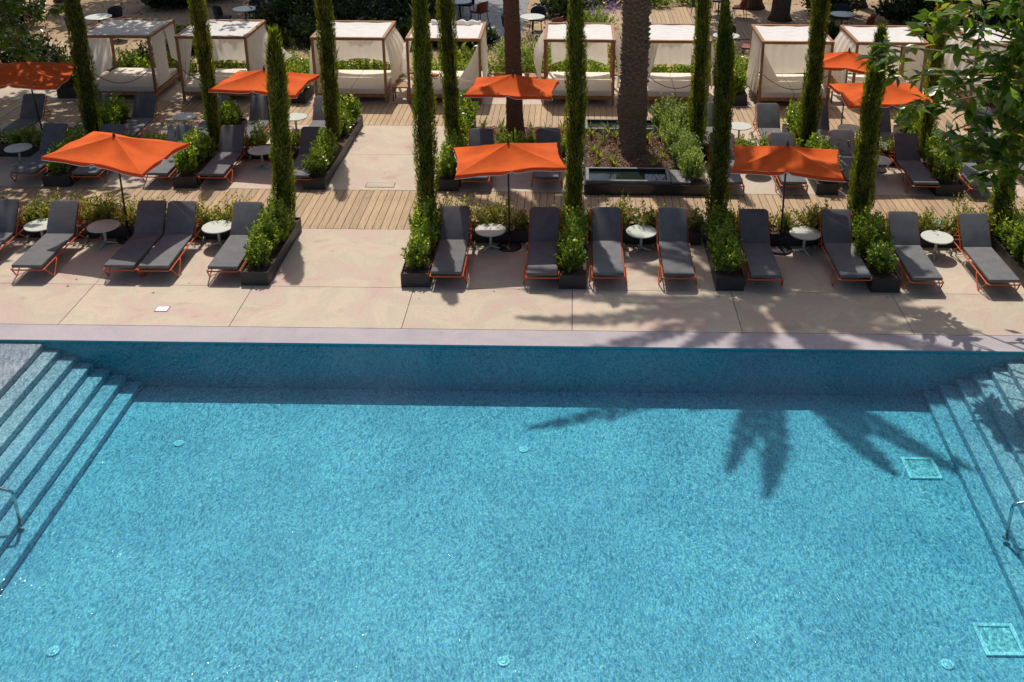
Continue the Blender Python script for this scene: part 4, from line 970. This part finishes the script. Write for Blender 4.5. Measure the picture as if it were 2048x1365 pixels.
# shrubs and flowers of the garden
def garden_bush(x,y,rx,ry,h,n,leaf,m_,label,seed,flowers=None,name='garden_shrub'):
    t=thing(name,label,'shrub',(x,y,0))
    me,b,tp=bush_mesh('foliage',rx,ry,h,n,18,leaf,seed); f=link('foliage',me,M[m_],t); f['kind']='stuff'
    if flowers:
        rg=np.random.default_rng(seed+1); k=flowers[1]; P=np.stack([rg.uniform(-rx,rx,k),rg.uniform(-ry,ry,k),h*rg.uniform(.75,1.25,k)],1)
        P=np.repeat(P,4,0)+rg.normal(0,.03,(k*4,3)); D=rg.normal(size=P.shape)
        link('flowers',quads_mesh('flowers',leaf_quads(P,D,np.full(len(P),.075),np.full(len(P),.05),rg)),M[flowers[0]],t)['kind']='stuff'
    s=MB()
    for i in range(0,len(b),max(1,len(b)//10)): s.tube([tuple(b[i]),tuple(b[i]*.4+tp[i]*.6)],[.012,.005],4)
    part('stems',s,M['twig'],t)['kind']='stuff'
gt=MB(); gt.box(-5.6,-1.9,35.2,41.5,.002,.02); tag(part('slate_paving',gt,M['slate']),kind='structure')
for i,(x,y,rx,ry,h,lb) in enumerate([(-10.3,36.0,1.4,1.2,1.3,'dark glossy shrub above the right edge of the second cabana'),(-10.6,38.6,1.5,1.2,1.6,'dark shrub at the top edge above the second cabana'),(-7.2,33.6,1.2,.9,1.0,'low dark shrub just behind the third cabana roof'),(-5.2,34.4,1.2,.9,1.0,'dark shrub behind the gap of the third and fourth cabanas'),(-8.9,40.6,1.8,1.2,1.7,'dark shrub cut by the top edge left of the tall cypress'),(-5.9,41.0,1.8,1.2,1.7,'dark shrub cut by the top edge between the tall cypresses'),
  (-20.6,36.2,1.6,1.2,1.4,'dark shrub in the top left corner'),(-14.9,41.2,1.6,1.2,1.2,'dark shrub at the top edge above the leftmost cabana'),(12.6,38.0,1.6,1.3,1.4,'dark shrub at the top edge right of the garden trunks'),(14.8,36.2,1.6,1.2,1.4,'dark shrub behind the magnolia branch tips'),(16.8,38.6,1.8,1.3,1.6,'dark shrub at the top right corner'),(17.2,34.2,1.3,1.1,1.3,'dark shrub at the right edge above the last cabana'),(15.2,41.2,1.8,1.2,1.5,'dark shrub cut by the top edge at the right'),(-12.9,33.3,.9,.7,.8,'dark low shrub on the sand behind the leftmost cabana roof'),(-16.0,39.6,1.3,.9,1.0,'dark low shrub on the sand near the top left'),(-3.3,34.2,.8,.6,.7,'dark low shrub left of the reddish palm trunk'),(-.2,38.6,1.3,.9,1.1,'dark shrub at the top right of the reddish palm'),(8.6,34.6,.8,.6,.8,'dark low shrub behind the seventh cabana'),(9.9,39.4,1.1,.8,1.0,'dark shrub between the garden trunks at the top right')]):
    garden_bush(x,y,rx,ry,h,230,.15,'darkleaf',lb,460+i)
for i,a in enumerate([(-9.3,34.2,1.2,1.0,.9,150,.13,'darkleaf','dark leafy shrub behind the gap of the second and third cabanas'),(-7.6,35.6,1.5,1.2,1.3,200,.13,'darkleaf','big dark shrub above the third cabana roof'),(-5.6,36.4,1.4,1.1,1.2,190,.13,'darkleaf','dark glossy shrub above the right of the third cabana'),
  (-8.8,37.6,1.5,1.2,1.5,200,.14,'darkleaf','darkest shrub at the top edge left of the tall cypress'),(-6.6,38.8,1.6,1.2,1.6,200,.14,'darkleaf','dark shrub at the top edge behind the tall cypress'),(-8.0,32.3,.6,.5,.7,90,.11,'boxwood','bright green low shrub between the second and third cabanas'),
  (-3.6,31.8,.8,.6,.7,110,.1,'boxwood','green shrub behind the open cabana'),(-2.0,32.4,.8,.7,.7,110,.09,'grey_shrub','grey-green low shrub left of the reddish palm'),(-.9,32.2,.8,.6,.7,120,.09,'boxwood','yellow-green shrub right of the reddish palm'),
  (.7,36.8,1.0,.6,.8,150,.08,'grey_shrub','lavender-like bush with purple flowers at the top of the photo'),(1.6,32.0,.6,.8,1.0,110,.09,'hedge','tall dry grasses beside the big palm'),(3.2,40.4,.9,.7,.9,130,.09,'boxwood','light green round shrub at the curve of the garden boardwalk'),
  (4.6,40.9,.9,.7,.8,120,.09,'grey_shrub','silver-green shrub along the garden boardwalk'),(1.2,40.6,1.3,.8,.9,150,.1,'darkleaf','dark shrub with white flowers behind the big palm'),(12.5,34.5,1.3,1.0,1.2,170,.12,'darkleaf','dark shrub behind the right cabanas'),(10.6,33.0,.8,.7,.9,120,.1,'boxwood','green shrub behind the eighth cabana'),(4.7,31.8,.7,.6,.9,120,.1,'grey_shrub','grey-green shrub between the sixth and seventh cabanas'),(14.6,32.3,1.0,.8,1.2,150,.12,'boxwood','green shrub right of the last cabana'),
  (-17.5,31.5,1.2,1.0,1.2,160,.13,'darkleaf','dark shrub behind the shaded left umbrella'),(-15.6,30.0,.9,.8,1.0,140,.11,'darkleaf','dark shrub at the back left of the leftmost cabana'),(-13.2,31.4,1.0,.6,.8,140,.11,'darkleaf','dark leafy shrub seen through the leftmost cabana')]):
    fl=('purple',60) if 'purple' in a[8] else ('petal',40) if 'white flowers' in a[8] else None
    garden_bush(*a,400+i,fl)
n=1500; P=np.stack([rng.uniform(-3.4,1.2,n),rng.uniform(32.2,35.2,n),rng.uniform(.02,.35,n)],1); D=rng.normal(size=(n,3))
tag(link('white_wildflowers',quads_mesh('white_wildflowers',leaf_quads(P,D,rng.uniform(.05,.09,n),rng.uniform(.03,.06,n),rng)),M['petal']),'scattered small white wildflowers behind the palms','flowers',kind='stuff')
n=2600; P=np.stack([rng.uniform(-3.4,1.2,n),rng.uniform(32.0,35.2,n),rng.uniform(.0,.12,n)],1); D=rng.normal(size=(n,3))+np.array([0,0,1.2])
tag(link('wild_grass',quads_mesh('wild_grass',leaf_quads(P,D,rng.uniform(.12,.3,n),rng.uniform(.012,.025,n),rng)),M['hedge']),'yellowish wild grass among the wildflowers','grass',kind='stuff')
n=5200; P=np.stack([rng.uniform(-22,18,n),rng.uniform(31,43,n),rng.uniform(.008,.02,n)],1); D=rng.normal(size=(n,3))*np.array([1,1,.15])
tag(link('leaf_litter',quads_mesh('leaf_litter',leaf_quads(P,D,rng.uniform(.05,.12,n),rng.uniform(.03,.06,n),rng)),M['chips']),'brown leaf litter on the garden sand','leaf litter',kind='stuff')
n=130; P=np.stack([rng.uniform(-12,9,n),rng.choice([16.9,18.9,21.5,23.3,25.9],n)+rng.normal(0,.25,n),np.full(n,.006)],1); D=rng.normal(size=(n,3))*np.array([1,1,.1])
tag(link('fallen_leaves',quads_mesh('fallen_leaves',leaf_quads(P,D,rng.uniform(.03,.07,n),rng.uniform(.015,.035,n),rng,N=nrm(rng.normal(size=(n,3))*.3+np.array([0,0,1])))),M['chips']),'a few dry fallen leaves on the terrace paving','leaf litter',kind='stuff')
# cafe furniture in the garden
def make_chair(matc):
    t=thing('garden_chair','','chair')
    p=MB(); p.box(-.26,.26,-.25,.25,.40,.47); part('seat',p,matc,t,bevel=.02,seg=2,smooth=True)
    p=MB(); p.grid(lambda u,v:(.29*math.sin((u-.5)*2.6),.27-.30*(1-math.cos((u-.5)*2.6))+.06*v,.43+v*.42*(1-.25*abs(2*u-1)**3)),14,6)
    p2=MB(); p2.grid(lambda u,v:(.315*math.sin((u-.5)*2.6),.295-.32*(1-math.cos((u-.5)*2.6))+.06*v,.43+v*.42*(1-.25*abs(2*u-1)**3)),14,6)
    nb=len(p.v); p.add(p2.v,[tuple(reversed(f)) for f in p2.f]); p.f+=[(6*15+i,6*15+i+1,nb+6*15+i+1,nb+6*15+i) for i in range(14)]
    part('backrest',p,matc,t,smooth=True)
    for sx in (-1,1):
        for sy in (-1,1): p=MB(); p.tube([(sx*.2,sy*.19,.40),(sx*.25,sy*.24,0)],[.018,.012],6); part('leg',p,M['pole'],t)
    return t
def make_cafe_table():
    t=thing('cafe_table','','table')
    p=MB(); p.lathe([(.42,.70),(.44,.71),(.44,.725),(.43,.73)],30); part('tabletop',p,M['table'],t)
    p=MB(); p.lathe([(.22,0),(.22,.02),(.03,.05),(.028,.70)],16); part('pedestal',p,M['pole'],t)
    return t
CT=make_cafe_table(); CR=make_chair(M['terracotta']); CB=make_chair(M['dark_fabric'])
for i,(x,y,nm) in enumerate([(-16.6,35.0,'under the trees at the top left'),(-11.9,36.4,'at the top edge above the second cabana'),(-1.5,35.6,'right of the reddish palm at the top'),(5.5,38.9,'left of the leaning trunk'),(9.6,36.4,'behind the eighth cabana'),(-4.3,37.9,'at the top edge between the thin cypresses'),(5.0,33.2,'behind the gap before the seventh cabana')]):
    put(CT,USED,(x,y,0),0,'round pale cafe table '+nm,'cafe tables in the garden')
    for dx,dy,pr,cn,wh in ((.75,-.35,CR,'terracotta','right front'),(-.75,-.2,CB,'dark blue','left'),(.15,.8,CB,'dark blue','far')):
        put(pr,USED,(x+dx,y+dy,0),math.atan2(dy,dx)-math.pi/2+random.uniform(-.2,.2),f'{cn} chair, {wh} of the cafe table {nm}','chairs in the garden')

# ------------------------------------------------------------------ magnolia at the right, overhanging the loungers
CLU=[(5.56,18.0,4.5),(5.86,18.0,4.23),(6.08,17.8,4.52),(6.17,17.5,4.1),(5.55,18.3,4.16),(5.81,18.0,3.95),(6.0,16.5,5.5),(6.14,16.0,5.54),(6.33,15.8,5.35),(6.51,15.6,5.71),(6.68,15.3,5.55),(6.74,15.2,5.19),(6.5,15.5,5.03),(6.34,15.7,4.81),(6.14,16.0,5.01),(6.53,15.4,4.61),(6.77,15.2,4.56),(6.32,15.6,4.44),(6.15,16.0,4.47),(6.07,16.4,4.17),(6.12,16.2,3.93),(6.25,15.7,4.06),(6.18,17.8,3.4),(6.07,17.8,3.18),(6.25,17.5,3.64),(6.5,15.5,4.05),(6.68,15.2,4.15),(6.89,15.1,4.03),(6.18,16.2,3.47),(6.27,15.8,3.58),(6.42,15.5,3.52),(6.55,15.4,3.75),(6.72,15.2,3.66),(6.92,15.1,3.61),(6.26,16.0,3.3),(6.4,15.5,3.35),(6.72,15.2,3.39),(6.96,15.1,3.23),(6.68,15.3,3.15),(6.57,15.4,3.06),(6.27,15.8,5.76),(6.63,15.2,4.96),(5.97,16.8,5.26),(6.05,16.3,5.26),(6.66,15.2,5.88),(6.02,17.5,4.91)]
def big_leaf_mesh(seed,ncol):
    rg=random.Random(seed); m=MB(); L=.2; W=.042
    bend=rg.uniform(.2,.5)
    prof=[(0,.05),(.2,.7),(.45,1),(.7,.85),(.9,.4),(1,.03)]
    vs=[]
    for s,w in prof:
        z=-bend*L*s*s*.5; y=L*s
        vs+=[(-W*w,y,z+W*w*.35),(0,y,z),(W*w,y,z+W*w*.35)]
    m.add(vs,[(3*i+a,3*i+a+1,3*i+a+4,3*i+a+3) for i in range(len(prof)-1) for a in (0,1)])
    return m.data('leaf',smooth=True)
LM=[]
for i in range(6):
    me=big_leaf_mesh(500+i,0); me.materials.append(M['bigleaf']); LM.append(me)
yl=big_leaf_mesh(510,0); M['yleaf']=leafmat('yellowing_leaf',(.25,.20,.03),(.36,.22,.04),.4,tcol=(2,1.8,.6),rough=.35); yl.materials.append(M['yleaf'])
def magnolia(label,base,clusters,seed,nleaf_obj,per,trunk_r,top,extra,scale=1.0,name='magnolia_tree'):
    rg=random.Random(seed); ng=np.random.default_rng(seed)
    t=thing(name,label,'tree',base); B=Vector(base)
    tk=MB(); tk.tube([(0,0,-.05),(0,0,.4),(.1,-.1,2.2),(top[0]-B.x,top[1]-B.y,top[2])],[trunk_r*1.4,trunk_r,trunk_r*.85,trunk_r*.5],14); part('trunk',tk,M['bark'],t,smooth=True)
    lm=MB(); T=Vector(top)
    cs=[Vector(c) for c in clusters]; hub=[]
    # limbs reach from the trunk to hub points; twigs reach from the hubs to each cluster
    order=sorted(cs,key=lambda c:(c-T).length)
    for i,c in enumerate(cs):
        near=min(hub,key=lambda h:(h-c).length) if hub else None
        if near is None or (near-c).length>.62:
            mid=(T+c)/2+Vector((rg.uniform(-.15,.15),rg.uniform(-.15,.15),.25)); lm.tube([tuple(T-B+Vector((0,0,-.5))),tuple(mid-B),tuple(c-B)],[.06,.03,.010],7); hub.append(c)
        else:
            mid=(near+c)/2+Vector((rg.uniform(-.06,.06),rg.uniform(-.06,.06),rg.uniform(-.05,.08))); lm.tube([tuple(near-B),tuple(mid-B),tuple(c-B)],[.011,.008,.005],6)
    part('branches',lm,M['twig'],t,smooth=True)
    done=0; SP_=[];SD_=[]
    for ci,c in enumerate(cs):
        out=(c-T); out.z=0; out.normalize()
        for k in range(per):
            a=k*2.4+rg.uniform(-.4,.4)
            d=Vector((math.cos(a),math.sin(a),rg.uniform(-.9,.45)))*.8+out*.35; d.normalize()
            pos=c+Vector((rg.gauss(0,.05),rg.gauss(0,.05),rg.gauss(0,.06)))
            if done<nleaf_obj:
                o=link('leaf',yl if rg.random()<.04 else LM[rg.randrange(6)],None,t); o.location=pos-B
                up=Vector((rg.uniform(-.5,.5),rg.uniform(-.5,.5),1)); x=d.cross(up).normalized(); z=x.cross(d)
                sc=scale*rg.uniform(.65,1.15)
                o.rotation_euler=Matrix((x,d,z)).transposed().to_euler(); o.scale=(sc,sc,sc); done+=1
            else: SP_.append(tuple(pos-B)); SD_.append(tuple(d))
    for c,n_ in extra:
        q=ng.normal(size=(n_,3))*np.array(c[3:])+np.array(c[:3])-np.array(base); SP_+= [tuple(v) for v in q]; SD_+=[tuple(v) for v in ng.normal(size=(n_,3))+np.array([0,0,-.4])]
    if SP_:
        V=leaf_quads(np.array(SP_),np.array(SD_),ng.uniform(.15,.23,len(SP_))*scale,ng.uniform(.07,.10,len(SP_))*scale,ng)
        link('foliage',quads_mesh('foliage',V),M['bigleaf'],t)['kind']='stuff'
magnolia('glossy-leaved magnolia reaching in from the right over the loungers and pool steps',(9.6,16.2,0),CLU,71,300,13,.17,(8.6,15.8,4.2),
   [((8.0,15.3,4.8,.55,.8,.8),700),((7.75,14.6,3.9,.25,.6,.5),220),((8.2,16.6,4.2,.5,.6,.7),320),((6.78,15.2,4.9,.2,.25,.75),260)],1.55)
TLC=[(-14.71,26.0,3.22),(-14.33,26.0,3.16),(-14.02,26.3,3.16),(-13.83,26.5,2.95),(-14.62,25.8,2.81),(-14.43,26.0,2.63),(-14.77,25.8,2.34),(-14.28,26.0,2.36),(-14.56,25.8,2.08),(-14.36,25.9,1.98),(-13.56,26.5,3.09),(-14.9,26,2.7),(-14.5,26.2,3.4),(-14.1,26.2,2.9)]
magnolia('leafy tree corner hanging in at the top left above the shaded umbrella',(-16.4,26.3,0),TLC,72,168,12,.16,(-15.6,26.2,3.0),[((-15.2,26.2,3.2,.4,.4,.6),260)],1.55,'broadleaf_tree')
P=np.concatenate([rng.normal((-14.35,26.4,2.72),(.10,.08,.10),(70,3)),rng.normal((-14.1,26.4,2.62),(.08,.08,.08),(50,3))]); D=rng.normal(size=P.shape)
t=thing('pink_flower_plume','pale pink blossom clusters below the top left leaves','blossom',(0,0,0))
link('petals',quads_mesh('petals',leaf_quads(P,D,np.full(len(P),.07),np.full(len(P),.04),rng)),M['pink'],t)['kind']='stuff'
